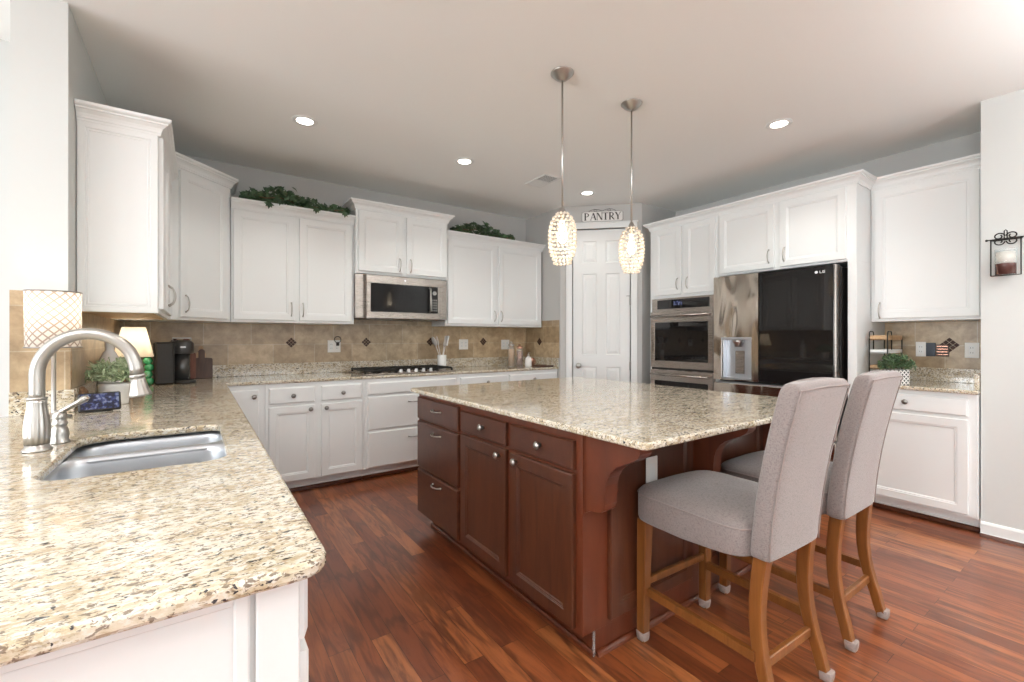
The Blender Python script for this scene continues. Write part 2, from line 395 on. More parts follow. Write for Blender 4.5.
    def sweep(s, path, prof, z0, mi=0, closed=False):
        """crown or base moulding: outward is the right-hand side of travel"""
        n = len(path); rings = []
        def nrm(a, b):
            d = Vector((b[0] - a[0], b[1] - a[1])).normalized(); return Vector((d.y, -d.x))
        for i in range(n):
            ns = []
            if i > 0: ns.append(nrm(path[i - 1], path[i]))
            if i < n - 1: ns.append(nrm(path[i], path[i + 1]))
            m = ns[0] if len(ns) == 1 else (ns[0] + ns[1]) / (1 + ns[0].dot(ns[1]))
            rings.append([(path[i][0] + m.x * o, path[i][1] + m.y * o, z0 + z) for o, z in prof])
        s.loft(rings, True, True, True, False, mi); return s
    def xf(s, mtx, k0=0):
        for i in range(k0, len(s.v)): s.v[i] = tuple(mtx @ Vector(s.v[i]))
        return s
    def build(s, name, mats, parent=None, label=None):
        me = bpy.data.meshes.new(name); me.from_pydata(s.v, [], s.f)
        if not isinstance(mats, (list, tuple)): mats = [mats]
        for m in mats: me.materials.append(m)
        me.polygons.foreach_set('use_smooth', s.s); me.polygons.foreach_set('material_index', s.m)
        me.update()
        bm = bmesh.new(); bm.from_mesh(me); bmesh.ops.recalc_face_normals(bm, faces=bm.faces); bm.to_mesh(me); bm.free()
        o = bpy.data.objects.new(name, me); COL.objects.link(o)
        if parent is not None: o.parent = parent
        if label: o['label'] = label
        return o

def tag(o, label, cat, group=None):
    o['label'] = label; o['category'] = cat
    if group: o['group'] = group
    return o
def thing(name, label, cat, loc=(0, 0, 0), rz=0.0, group=None):
    o = bpy.data.objects.new(name, None); COL.objects.link(o); o.empty_display_size = 0.1
    o.location = loc; o.rotation_euler = (0, 0, rz)
    return tag(o, label, cat, group)
def struct(name, mb, mats, parent=None):
    o = mb.build(name, mats, parent)
    if parent is None: o['kind'] = 'structure'
    return o
def copy_tree(o, parent=None):
    c = o.copy(); COL.objects.link(c)
    if parent is not None: c.parent = parent
    for ch in list(o.children): copy_tree(ch, c)
    return c

def offset(poly, d):
    out = []; n = len(poly)
    for i in range(n):
        a, b, c = Vector(poly[i - 1]), Vector(poly[i]), Vector(poly[(i + 1) % n])
        d1 = (b - a).normalized(); d2 = (c - b).normalized()
        n1 = Vector((-d1.y, d1.x)); n2 = Vector((-d2.y, d2.x))
        m = (n1 + n2) / max(0.2, 1 + n1.dot(n2)); out.append((b.x + m.x * d, b.y + m.y * d))
    return out
def rounded(poly, radii, seg=7):
    out = []; n = len(poly)
    for i in range(n):
        r = radii[i] if isinstance(radii, (list, tuple)) else radii
        a, b, c = Vector(poly[i - 1]), Vector(poly[i]), Vector(poly[(i + 1) % n])
        if r <= 0: out.append(tuple(b)); continue
        u = (a - b).normalized(); w = (c - b).normalized()
        p0 = b + u * r; p1 = b + w * r; ctr = b + (u + w) * r
        a0 = math.atan2(p0.y - ctr.y, p0.x - ctr.x); a1 = math.atan2(p1.y - ctr.y, p1.x - ctr.x)
        da = (a1 - a0 + PI) % (2 * PI) - PI
        for k in range(seg + 1):
            t = a0 + da * k / seg; out.append((ctr.x + r * math.cos(t), ctr.y + r * math.sin(t)))
    return out
def slab(mb, outer, hole, z0, z1):
    prof = [(0.007, z1), (0.0025, z1 - 0.002), (0.0, z1 - 0.007), (0.0, z0 + 0.007), (0.0025, z0 + 0.002), (0.006, z0)]
    loops = [outer] + ([hole] if hole else [])
    top = []; bot = []
    for lp in loops:
        rings = [[(x, y, z) for x, y in offset(lp, i)] for i, z in prof]
        mb.loft(rings, True, False, False, False); top.append(rings[0]); bot.append(rings[-1])
    for rs in (top, bot):
        vs = [Vector(p) for r in rs for p in r]
        tris = tessellate_polygon([[Vector(p) for p in r] for r in rs])
        mb.add(vs, [tuple(t) for t in tris])

# ------------------------------------------------------------------ room shell
CEIL = 2.74
YB = 4.53; XL = -0.478; XR = 4.64; XS = 4.05; YS = 0.615
DA = (3.385, 3.87); DB = (4.022, 3.233)          # pantry door wall, 45 degrees
mb = MB(); mb.box(-5.2, -4.8, -0.1, 5.6, 5.0, 0.0); struct('floor', mb, M['floor'])
mb = MB(); mb.box(-5.2, -4.8, CEIL, 5.6, 5.0, CEIL + 0.1); struct('ceiling', mb, M['ceiling'])
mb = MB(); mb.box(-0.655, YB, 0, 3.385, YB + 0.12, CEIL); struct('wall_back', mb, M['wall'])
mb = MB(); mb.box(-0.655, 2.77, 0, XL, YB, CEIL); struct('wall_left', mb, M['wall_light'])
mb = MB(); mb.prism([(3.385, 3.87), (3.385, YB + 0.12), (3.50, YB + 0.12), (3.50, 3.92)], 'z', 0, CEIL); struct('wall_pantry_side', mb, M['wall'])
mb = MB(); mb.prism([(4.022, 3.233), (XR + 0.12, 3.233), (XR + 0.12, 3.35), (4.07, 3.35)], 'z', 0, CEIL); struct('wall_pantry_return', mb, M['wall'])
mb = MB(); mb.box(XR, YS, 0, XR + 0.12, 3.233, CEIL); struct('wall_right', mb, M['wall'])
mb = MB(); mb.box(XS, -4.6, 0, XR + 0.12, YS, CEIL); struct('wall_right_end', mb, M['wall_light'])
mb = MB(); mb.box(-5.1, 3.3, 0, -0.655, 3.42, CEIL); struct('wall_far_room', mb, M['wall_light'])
# south and west walls with window openings (behind and left of the camera)
def wall_with_windows(name, axis, pos, a0, a1, wins, z0, z1, th=0.15):
    mb = MB()
    def B(u0, u1, w0, w1):
        if axis == 'y': mb.box(u0, pos - th, w0, u1, pos, w1)
        else: mb.box(pos - th, u0, w0, pos, u1, w1)
    B(a0, a1, 0, z0); B(a0, a1, z1, CEIL)
    c = a0
    for (w0, w1) in wins: B(c, w0, z0, z1); c = w1
    B(c, a1, z0, z1)
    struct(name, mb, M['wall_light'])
SW = [(-1.3, 0.3), (0.6, 2.2), (2.5, 3.8)]
wall_with_windows('wall_south', 'y', -4.6, -5.1, XS, SW, 0.5, 2.35)
WW = [(-2.6, -1.2), (-0.7, 0.7), (1.2, 2.6)]
wall_with_windows('wall_west', 'x', -5.0, -4.6, 3.3, WW, 0.6, 2.3)
k = 0
for wins, axis in ((SW, 'y'), (WW, 'x')):
    for (a, b) in wins:
        k += 1; mb = MB(); z0, z1 = (0.5, 2.35) if axis == 'y' else (0.6, 2.3)
        def B(u0, u1, w0, w1, d=0.05):
            if axis == 'y': mb.box(u0, -4.70, w0, u1, -4.70 + d, w1)
            else: mb.box(-5.10, u0, w0, -5.10 + d, u1, w1)
        B(a, a + .06, z0, z1); B(b - .06, b, z0, z1); B(a, b, z0, z0 + .06); B(a, b, z1 - .06, z1)
        B(a, b, (z0 + z1) / 2 - .025, (z0 + z1) / 2 + .025); B((a + b) / 2 - .012, (a + b) / 2 + .012, z0, z1, 0.03)
        fr = struct('window_%d' % k, mb, M['trim'])
        mb = MB(); B(a + .05, b - .05, z0 + .05, z1 - .05, 0.006); mb.build('pane', M['glass'], fr)

mb = MB(); mb.box(3.50, YB, 0, XR + .12, YB + .12, CEIL); struct('wall_pantry_back', mb, M['wall'])
mb = MB(); mb.box(XR, 3.35, 0, XR + .12, YB, CEIL); struct('wall_pantry_outer', mb, M['wall'])
# pantry wall with its door
PW = thing('door_1', 'x', 'x', (DA[0], DA[1], 0), -PI / 4); del PW['label']; del PW['category']; PW['kind'] = 'structure'
LW = math.hypot(DB[0] - DA[0], DB[1] - DA[1])
DX0, DX1, DZ = 0.140, 0.776, 2.475
mb = MB(); mb.box(0.0, 0, 0, DX0 - .01, .11, CEIL); mb.box(DX1 + .01, 0, 0, LW, .11, CEIL); mb.box(DX0 - .01, 0, DZ + .01, DX1 + .01, .11, CEIL)
w = struct('wall_pantry_front', mb, M['wall']); w.location = (DA[0], DA[1], 0); w.rotation_euler = (0, 0, -PI / 4)
mb = MB(); cz = DZ + 0.075
for (a, b, c, d) in ((DX0 - .075, DX0, 0, cz), (DX1, DX1 + .072, 0, cz), (DX0 - .075, DX1 + .072, DZ, cz)):
    pass
casing = [(0, 0), (0.012, 0), (0.018, 0.012), (0.018, 0.05), (0.010, 0.062), (0.010, 0.072), (0, 0.072)]
mb.box(DX0 - .075, -.016, 0, DX0 - .004, 0, cz, 0.003); mb.box(DX1 + .004, -.016, 0, DX1 + .075, 0, cz, 0.003)
mb.box(DX0 - .0745, -.0165, DZ + .004, DX1 + .0745, 0, cz, 0.003); mb.box(DX0 - .085, -.024, cz - .018, DX1 + .085, 0, cz, 0.004)
mb.box(DX0 - .075, -.022, 0, DX0 - .062, -.012, cz - .02, .003); mb.box(DX1 + .062, -.022, 0, DX1 + .075, -.012, cz - .02, .003)
mb.build('door_casing', M['trim'], PW)
def six_panel(mb, x0, x1, z0, z1, t=0.035):
    # slab grid with sunk raised panels, facing -y
    W = x1 - x0; st = .105; mid = .10; pw = (W - 2 * st - mid) / 2
    cols = [(x0 + st, x0 + st + pw), (x1 - st - pw, x1 - st)]
    rows = [(z0 + .24, z0 + .93 - .02), (z0 + 1.045, z0 + 1.965), (z0 + 2.085, z0 + 2.335)]
    xs = [x0, cols[0][0], cols[0][1], cols[1][0], cols[1][1], x1]
    zs = [z0] + [v for r in rows for v in r] + [z1]
    yf = 0.022
    for i in range(5):
        for j in range(len(zs) - 1):
            if i in (1, 3) and j in (1, 3, 5):
                R = []
                for ins, d in ((0, 0), (.010, .010), (.016, .010), (.045, .002)):
                    R.append([(xs[i] + ins, yf + d, zs[j] + ins), (xs[i + 1] - ins, yf + d, zs[j] + ins), (xs[i + 1] - ins, yf + d, zs[j + 1] - ins), (xs[i] + ins, yf + d, zs[j + 1] - ins)])
                mb.loft(R, True, False, True, False)
            else:
                mb.add([(xs[i], yf, zs[j]), (xs[i + 1], yf, zs[j]), (xs[i + 1], yf, zs[j + 1]), (xs[i], yf, zs[j + 1])], [(0, 1, 2, 3)])
    mb.box(x0, yf + .012, z0, x1, yf + t, z1)
    for (a, b, c, d) in ((x0, z0, x0, z1), (x1, z0, x1, z1)): mb.add([(a, yf, b), (c, yf, d), (c, yf + .015, d), (a, yf + .015, b)], [(0, 1, 2, 3)])
mb = MB(); six_panel(mb, DX0 + .003, DX1 - .003, .01, DZ - .004); mb.build('door_slab', M['trim'], PW)
mb = MB(); mb.tube([(0, .022, 0), (0, .018, 0), (0, .0175, 0), (0, -.02, 0), (0, -.028, 0), (0, -.04, 0), (0, -.052, 0), (0, -.056, 0)], [.032, .032, .012, .012, .024, .030, .024, .004], 20)
mb.xf(Matrix.Translation((DX0 + .065, 0, .93))); mb.build('door_knob', M['nickel'], PW)
for hz in (.25, .93, 1.66, 2.30):
    mb = MB(); mb.box(DX1 - .006, -.006, hz - .045, DX1 + .006, .022, hz + .045, .002)
    if hz == 1.66: mb.box(DX1 - .045, -.012, hz + .05, DX1 + .004, -.004, hz + .056, .001); mb.tube([(DX1, 0, hz - .05), (DX1, 0, hz + .058)], .006, 8)
    mb.build('hinge', M['darknickel'], PW)
# pantry sign: a small board with the word and scroll rails
sg = thing('pantry_sign', 'small white PANTRY sign with dark scrolled metal frame resting above the pantry door', 'sign', (DA[0], DA[1], cz), -PI / 4)
mb = MB(); sx0, sx1, sz0, sz1 = .250, .688, .006, .112
mb.prism(rounded([(sx0, sz0), (sx1, sz0), (sx1, sz1), (sx0, sz1)], .02, 5), 'y', -.020, -.008); mb.build('board', M['ceramic'], sg)
mb = MB()
fp = rounded([(sx0 - .012, sz0 - .004), (sx1 + .012, sz0 - .004), (sx1 + .012, sz1 + .006), (sx0 - .012, sz1 + .006)], .028, 5)
mb.tube([(x, -.010, z) for x, z in fp + [fp[0]]], .0010, 6)
for sgn in (-1, 1):
    cx_ = (sx0 + sx1) / 2
    pts = [(cx_ + sgn * (t * .15), -.014, sz1 + .006 + .030 * math.sin(PI * (1 - t) ** .8 * .98) * (1 - .3 * t)) for t in [i / 14 for i in range(15)]]
    mb.tube(pts, .002, 6)
    mb.tube([(cx_ + sgn * (.075 + .018 * math.cos(a)), -.014, sz1 + .016 + .010 * math.sin(a)) for a in [i * .5 for i in range(14)]], .0016, 6)
mb.build('frame', M['iron'], sg)
def stroke(mb, x0, z0, x1, z1, w, y=-.0215, th=.0015):
    dx = w / 2
    mb.add([(x0 - dx, y, z0), (x0 + dx, y, z0), (x1 + dx, y, z1), (x1 - dx, y, z1), (x0 - dx, y + th, z0), (x0 + dx, y + th, z0), (x1 + dx, y + th, z1), (x1 - dx, y + th, z1)],
           [(0, 1, 2, 3), (7, 6, 5, 4), (0, 4, 5, 1), (1, 5, 6, 2), (2, 6, 7, 3), (3, 7, 4, 0)])
def letters(mb, word, x, z, h, adv, yy=-.0215):
    tk, tn = h * .20, h * .075
    for ch in word:
        S = lambda a, b, c, d, w: stroke(mb, x + a * h, z + b * h, x + c * h, z + d * h, w, yy)
        def serif(a, b, l=.34): mb.box(x + (a - l / 2) * h, yy, z + b * h - .0015 - (0 if b < .5 else .002), x + (a + l / 2) * h, yy + .0015, z + b * h + .0015)
        def bowl(a, z0_, z1_, r):
            c = (z0_ + z1_) / 2; ry = (z1_ - z0_) / 2; R0 = []; R1 = []
            for i in range(13):
                t = -PI / 2 + PI * i / 12
                R0.append((x + (a + r * math.cos(t)) * h, yy, z + (c + ry * math.sin(t)) * h)); R1.append((x + (a + (r - .17) * max(0, math.cos(t))) * h, yy, z + (c + (ry - .07) * math.sin(t)) * h))
            mb.add(R0 + R1, [(i, i + 1, 14 + i, 13 + i) for i in range(12)])
        if ch in 'PR':
            S(.12, 0, .12, 1, tk); serif(.12, 0); serif(.12, 1)
            mb.box(x + .12 * h, yy, z + .93 * h, x + .30 * h, yy + .001, z + h); mb.box(x + .12 * h, yy, z + .45 * h, x + .30 * h, yy + .001, z + .52 * h)
            bowl(.30, .45, 1.0, .34)
            if ch == 'R': S(.66, 0, .30, .48, tk); serif(.70, 0, .22)
        if ch == 'A': S(.02, 0, .36, 1, tn); S(.70, 0, .38, 1, tk); S(.14, .32, .14, .38, 0.001); mb.box(x + .12 * h, yy, z + .30 * h, x + .60 * h, yy + .001, z + .36 * h); serif(.02, 0, .26); serif(.70, 0, .30)
        if ch == 'N': S(.06, 0, .06, 1, tn); S(.70, 0, .12, 1, tk); S(.72, 0, .72, 1, tn); serif(.06, 0, .26); serif(.06, 1, .22); serif(.72, 1, .26)
        if ch == 'T': S(.36, 0, .36, 1, tk); mb.box(x, yy, z + .93 * h, x + .72 * h, yy + .001, z + h); serif(.36, 0); mb.box(x, yy, z + .80 * h, x + .035 * h, yy + .001, z + h); mb.box(x + .685 * h, yy, z + .80 * h, x + .72 * h, yy + .001, z + h)
        if ch == 'Y': S(.36, 0, .36, .5, tk); S(.36, .45, .06, 1, tk); S(.38, .45, .70, 1, tn); serif(.36, 0); serif(.05, 1, .28); serif(.70, 1, .24)
        x += adv
mb = MB(); letters(mb, 'PANTRY', .272, .020, .080, .0680); mb.build('lettering', M['ink'], sg)

# baseboards
bp = [(0, 0), (.018, 0), (.018, .016), (.013, .022), (.013, .075), (.006, .088), (0, .09)]
mb = MB(); mb.sweep([(XS, -4.5), (XS, YS)][::-1], bp, 0.0); bbr = struct('baseboard_right', mb, M['trim'])
mb = MB(); mb.sweep([(XS - .018, -4.5), (XS - .018, YS)][::-1], [(0, 0), (.018, 0), (.014, .012), (0, .018)], 0.0); mb.build('shoe_moulding', M['cherry_drawer'], bbr)
# recessed ceiling lights
def can_light(x, y, label):
    t = thing('recessed_ceiling_light', label, 'ceiling light', (x, y, CEIL), 0, 'recessed ceiling lights')
    mb = MB(); mb.lathe([(.053, -.002), (.058, -.006), (.074, -.005), (.082, -.001), (.082, 0)], n=32, cap=False); mb.build('trim_ring', M['trim'], t)
    mb = MB(); mb.lathe([(.001, -.0015), (.053, -.0015)], n=32, cap=False); mb.build('lens', M['can_lens'], t)
    return t
def can_lamp(x, y, e=16):
    d = bpy.data.lights.new('can_lamp', 'SPOT'); d.energy = e; d.color = (0.98, 0.955, 0.90); d.spot_size = 2.2; d.spot_blend = 0.6; d.shadow_soft_size = 0.06
    o = bpy.data.objects.new('can_lamp', d); COL.objects.link(o); o.location = (x, y, CEIL - .012)
cl = ['glowing round recessed ceiling light above the left wall cabinets, leftmost of four', 'glowing round recessed ceiling light left of the vent above the microwave',
      'glowing round recessed ceiling light in front of the pantry sign', 'glowing round recessed ceiling light above the fridge, rightmost of four']
for (x, y), lb in zip(RECESSED, cl): can_light(x, y, lb); can_lamp(x, y, 9 if x > 3.2 and y > 3 else 26)
for (x, y) in RECESSED_BACK: can_lamp(x, y, 26)
# ceiling vent
vt = thing('ceiling_vent', 'rectangular white louvred air vent in the ceiling near the pantry', 'vent', (2.675, 3.315, CEIL), PI)
mb = MB(); a, b = .095, .16
for q in ((-a, -b, -a + .018, b), (a - .018, -b, a, b), (-a, -b, a, -b + .018), (-a, b - .018, a, b), (-a, -.008, a, .008)): mb.box(q[0], q[1], -.008, q[2], q[3], -.0005, .002)
mb.build('frame', M['trim'], vt)
mb = MB(); mb.box(-a + .01, -b + .01, -.0012, a - .01, b - .01, -.0004); mb.build('backing', M['dark'], vt)
mb = MB()
for i in range(9):
    x = -a + .024 + i * .018; mb.box(x, .010, -.0065, x + .004, b - .018, -.002); mb.box(x - .004, -b + .018, -.0065, x + .0115, -.010, -.004)
mb.build('louvre', M['trim'], vt)

for (x, y), lb in zip(ADDED_UPLIGHTS, ('added uplight on a tall nickel stand, out of view on the far side of the sink peninsula', 'added uplight on a tall nickel stand, out of view behind the stools')):
    t = thing('added_uplight', lb, 'floor lamp', (x, y, 0), 0, 'added uplights')  # stand and bowl made up to carry the added ceiling uplights, never in view
    mb = MB(); mb.lathe([(.14, 0), (.14, .015), (.03, .03), (.012, .04), (.012, 1.70), (.02, 1.72)], n=24); mb.build('stand', M['nickel'], t)
    mb = MB(); mb.lathe([(.02, 1.72), (.10, 1.76), (.17, 1.85), (.166, 1.85), (.096, 1.768), (.02, 1.73)], n=32, cap=False); mb.build('lamp_shade', M['nickel'], t)
# ------------------------------------------------------------------ cabinetry
DOOR = [(0, 0), (0, .017), (.003, .020), (.050, .020), (.053, .017), (.060, .0165), (.066, .011)]
DRAW = [(0, 0), (0, .013), (.010, .020)]
SLAB = [(0, 0), (0, .017), (.004, .020)]
CROWN = [(0, 0), (.009, 0), (.009, .010), (.013, .014), (.014, .022), (.020, .034), (.034, .046), (.041, .049), (.041, .056), (.051, .061), (.055, .066), (.055, .078), (0, .078)]
def pull_mb(mb, x, z, vert=True, Lg=.115, y=-.02):
    pts = []
    for i in range(11):
        t = -1 + 2 * i / 10; b = .028 * (1 - t * t) ** .5 if abs(t) < 1 else 0
        u = t * Lg / 2; pts.append((x, y - .004 - b, z + u) if vert else (x + u, y - .004 - b, z))
    r = [.0045, .0042, .004, .0045, .005, .0052, .005, .0045, .004, .0042, .0045]
    mb.tube(pts, r, 8)
    for t in (-1, 1):
        u = t * Lg / 2; c = (x, y, z + u) if vert else (x + u, y, z)
        mb.sphere((c[0], c[1] - .004, c[2]), .0065, 8, 6)
def knob_mb(mb, x, z, y=-.02):
    mb.tube([(x, y, z), (x, y - .012, z), (x, y - .014, z), (x, y - .022, z), (x, y - .028, z), (x, y - .031, z)], [.009, .007, .014, .018, .013, .002], 14)
def cabinet(name, label, cat, loc, rz, w, d, h, fronts, body=None, crown=None, toe=False, mats=None, group=None, pullmat=None, under=False):
    wm, fm = (mats or (M['white'], M['white'])); pm = pullmat or M['nickel']
    t = thing(name, label, cat, loc, rz, group)
    mb = MB()
    if body: body(mb)
    elif toe:
        mb.box(0, -d, .10, w, 0, h, .0015); mb.box(0, -d + .072, 0, w, 0, .10); mb.box(0, -d + .060, .034, w, -d + .072, .046, .002)
    else:
        mb.box(0, -d, 0, w, 0, h, .0015)
    mb.build('body', wm, t)
    if toe:
        mb = MB(); mb.box(0, -d + .052, 0, w, -d + .0715, .033, .006); mb.build('shoe_moulding', M['cherry_drawer'], t, 'dark stained shoe moulding')
    if under:
        mb = MB(); mb.box(.018, -d + .02, -.002, w - .018, -.01, .0); mb.build('underside', M['under'], t, 'bare maple underside')
    for f in fronts:
        kind, x0, z0, x1, z1, hd = f[:6]; prof = f[6] if len(f) > 6 else (DOOR if kind == 'door' else DRAW)
        mb = MB(); mb.panel(x0, z0, x1, z1, [(i, dd) for i, dd in prof], -d)
        m2 = fm if kind == 'door' or fm is M['white'] else M['cherry_drawer']
        o = mb.build(kind, m2, t)
        if hd:
            hb = MB()
            if hd[0] == 'knob': knob_mb(hb, hd[1], hd[2], -d - .02); hb.build('knob', pm, o)
            else: pull_mb(hb, hd[1], hd[2], hd[0] == 'pull', hd[3] if len(hd) > 3 else .115, -d - .02); hb.build('handle', pm, o)
    if crown:
        path, z0 = crown; mb = MB(); mb.sweep(path, CROWN, z0); mb.build('crown_moulding', wm, t)
    return t

UZ = 1.372
# left wall upper (its end panel faces the camera), front faces +x
D = .305
def bL(mb):
    mb.box(0, -D, 0, .918, 0, .925, .0015)
    for R in ([(0, 0), (.0, .010), (.003, .012), (.010, .012), (.014, .006), (.016, .006)],): pass
t = cabinet('wall_cabinet', 'white wall cabinet on the left wall with its panelled end facing the camera', 'cabinet', (XL + .003, 2.92, UZ), PI / 2, .918, D, .925,
    [('door', .012, .022, .452, .905, ('pull', .415, .125, .115)), ('door', .462, .022, .900, .905, ('pull', .500, .125, .115))], body=bL, crown=([(0, -0.0), (0, -D), (.918, -D)], .908), group='white wall cabinets', under=True)
mb = MB(); mb.panel(-.0, .0, D - .002, .91, [(0, 0), (0, .004), (.002, .006), (.028, .006), (.032, .002), (.040, .0035), (.044, .001)]);
mb.xf(Matrix(((0, 1, 0, 0), (-1, 0, 0, 0), (0, 0, 1, 0), (0, 0, 0, 1))))
mb.build('end_panel', M['white'], t)
# diagonal corner cabinet
cc = thing('corner_wall_cabinet', 'taller white diagonal corner wall cabinet with a single door', 'cabinet', (0, 0, UZ), 0, 'white wall cabinets')
P1 = (-.158, 3.845); P2 = (.205, 4.208)
mb = MB(); mb.prism([(XL + .003, YB - .003), (XL + .003, P1[1]), (P1[0], P1[1]), P2, (P2[0], YB - .003)][::-1], 'z', 0, 1.085); mb.build('body', M['white'], cc)
mb = MB(); mb.sweep([(XL + .003, P1[1]), P1, P2, (P2[0], YB - .003)], CROWN, 1.062); mb.build('crown_moulding', M['white'], cc)
wd = math.hypot(P2[0] - P1[0], P2[1] - P1[1]); T45 = Matrix.Translation((P1[0], P1[1], 0)) @ Matrix.Rotation(PI / 4, 4, 'Z')
mb = MB(); mb.panel(.058, .022, wd - .045, 1.045, DOOR, 0); mb.xf(T45); dr = mb.build('door', M['white'], cc)
mb = MB(); pull_mb(mb, .095, .115, True, .115, -.02); mb.xf(T45); mb.build('handle', M['nickel'], dr)
# back wall uppers
UD = .33
def upper(x0, x1, label, z0=UZ, h=.925, d=UD, crowntop=None, z1d=None, pz=.085, ret=(False, False), splits=None):
    w = x1 - x0 - .002; mid = w / 2
    dl = [('door', .022 if x0 > .3 else .014, .022, mid - .018, h - .028, ('pull', mid - .045, pz + .03, .11)), ('door', mid + .018, .022, w - .022, h - .028, ('pull', mid + .045, pz + .03, .11))]
    path = [(0, -d), (w, -d)]
    if ret[0]: path = [(0, -.02)] + path
    if ret[1]: path = path + [(w, -.02)]
    return cabinet('wall_cabinet', label, 'cabinet', (x0 + .001, YB - .003, z0), 0, w, d, h, dl, crown=(path, h - .018), group='white wall cabinets')
upper(.208, 1.166, 'white two-door wall cabinet under the long ivy garland, left of the microwave')
upper(2.093, 3.372, 'white two-door wall cabinet under the short ivy, right of the microwave', ret=(False, True))
hd = .385
w = .925
cabinet('wall_cabinet', 'short raised white two-door wall cabinet directly above the microwave', 'cabinet', (1.167, YB - .003, 1.838), 0, w, hd, .60,
    [('door', .022, .022, w / 2 - .018, .57, ('pull', w / 2 - .055, .105, .12)), ('door', w / 2 + .018, .022, w - .022, .57, ('pull', w / 2 + .055, .105, .12))],
    crown=([(0, -.02), (0, -hd), (w, -hd), (w, -.02)], .585), group='white wall cabinets')
# back wall base units
BD = .615; CH = .888
BY = YB - .003
cabinet('corner_base_cabinet', 'white corner base cabinet at the inside angle of the counter with one narrow door', 'cabinet', (.16, BY, 0), 0, .255, BD, CH,
    [('door', .012, .115, .215, .850, ('knob', .182, .80), SLAB)], toe=True, group='white base cabinets', pullmat=M['darknickel'])
cabinet('base_cabinet', 'white two-door base cabinet with two drawers, left of the cooktop drawers', 'cabinet', (.416, BY, 0), 0, .757, BD, CH,
    [('drawer', .025, .728, .357, .855, ('knob', .195, .788)), ('drawer', .405, .728, .735, .855, ('knob', .575, .788)),
     ('door', .025, .112, .357, .705, ('knob', .322, .672)), ('door', .405, .112, .735, .705, ('knob', .442, .672))], toe=True, group='white base cabinets', pullmat=M['darknickel'])
cabinet('base_cabinet', 'white base cabinet of wide drawers below the cooktop', 'cabinet', (1.174, BY, 0), 0, .915, BD, CH,
    [('drawer', .028, .748, .887, .855, None), ('drawer', .028, .440, .887, .732, ('hpull', .457, .665, .12)), ('drawer', .028, .112, .887, .424, ('hpull', .457, .345, .12))], toe=True, group='white base cabinets', pullmat=M['darknickel'])
cabinet('base_cabinet', 'white base cabinet with knobbed drawers at the right end of the back counter', 'cabinet', (2.090, BY, 0), 0, 1.288, BD, CH,
    [('drawer', .020, .728, .590, .855, ('knob', .33, .795)), ('drawer', .610, .728, 1.26, .855, ('knob', .93, .795)),
     ('door', .020, .112, .590, .705, ('knob', .545, .672)), ('door', .610, .112, 1.26, .705, ('knob', .655, .672))], toe=True, group='white base cabinets', pullmat=M['darknickel'])
# sink run (fronts face +x), with the panelled end toward the camera
def bS(mb):
    # open carcass: the sink hangs inside
    mb.box(0, -.60, .10, 3.14, -.582, CH, .001)
    mb.box(0, -.585, .10, .018, 0, CH, .001); mb.box(3.122, -.585, .10, 3.14, 0, CH); mb.box(0, -.018, .10, 3.14, 0, CH); mb.box(0, -.58, .10, 3.14, 0, .118)
    mb.box(0, -.528, 0, 3.14, 0, .10)
sr = cabinet('base_cabinet', 'white base cabinet run under the sink counter with panelled end nearest the camera', 'cabinet', (XL + .003, .765, 0), PI / 2, 3.14, .60, CH,
    [('drawer', .012, .765, .60, .862, ('knob', .30, .81)), ('door', .012, .112, .60, .745, ('knob', .56, .70)),
     ('drawer', .62, .765, 1.50, .862, None), ('door', .62, .112, 1.05, .745, ('knob', 1.01, .70)), ('door', 1.07, .112, 1.50, .745, ('knob', 1.11, .70)),
     ('drawer', 1.52, .765, 2.20, .862, ('knob', 1.86, .81)), ('door', 1.52, .112, 2.20, .745, ('knob', 1.56, .70))], body=bS, group='white base cabinets', pullmat=M['darknickel'])
mb = MB()
PX = .60
mb.panel(0, .10, PX, CH - .002, [(0, 0), (0, .018)], 0)
for (a, b, c, d) in ((0, .10, .055, CH - .002), (PX - .058, .10, PX, CH - .002), (PX - .085, .10, PX - .066, CH - .002), (.055, CH - .02, PX - .085, CH - .002), (.055, .62, PX - .085, .70), (.055, .10, PX - .085, .18)):
    mb.box(a, -.030, b, c, -.018, d, .0025)
mb.box(.055, -.024, .70, PX - .085, -.018, .712, .002)
mb.xf(Matrix(((0, 1, 0, 0), (-1, 0, 0, 0), (0, 0, 1, 0), (0, 0, 0, 1)))); mb.build('end_panel', M['white'], sr)
# bar side support of the deep counter
mb = MB(); mb.box(-.655, .77, 0, XL - .001, 2.768, CH); tag(mb.build('knee_wall', M['trim']), 'low white half wall carrying the outer side of the sink counter', 'half wall')

# right wall: ovens, fridge, end units (local +x runs toward the camera, front faces -x)
TD = .61; TZ = 2.418
def bO(mb):
    mb.box(0, -TD, 0, .035, 0, TZ, .001); mb.box(.75, -TD, 0, .779, 0, TZ, .001)
    mb.box(.035, -TD, 1.662, .75, 0, TZ); mb.box(.035, -TD, .10, .75, 0, .295); mb.box(.035, -TD + .07, 0, .75, 0, .10)
oc = cabinet('tall_oven_cabinet', 'tall white cabinet housing the double oven with two doors above it', 'cabinet', (XR - .003, 3.121, 0), -PI / 2, .779, TD, TZ,
    [('door', .058, 1.693, .388, 2.388, ('pull', .350, 1.80, .11)), ('door', .424, 1.693, .752, 2.388, ('pull', .462, 1.80, .11)), ('drawer', .04, .115, .745, .285, None)], body=bO,
    crown=([(0, -.30), (0, -TD), (.779, -TD)], 2.402), group='tall white cabinets on the right wall')
def bF(mb):
    mb.box(.0, -TD, 1.826, 1.080, 0, TZ, .001); mb.box(1.025, -TD, 0, 1.080, 0, 1.826, .001)
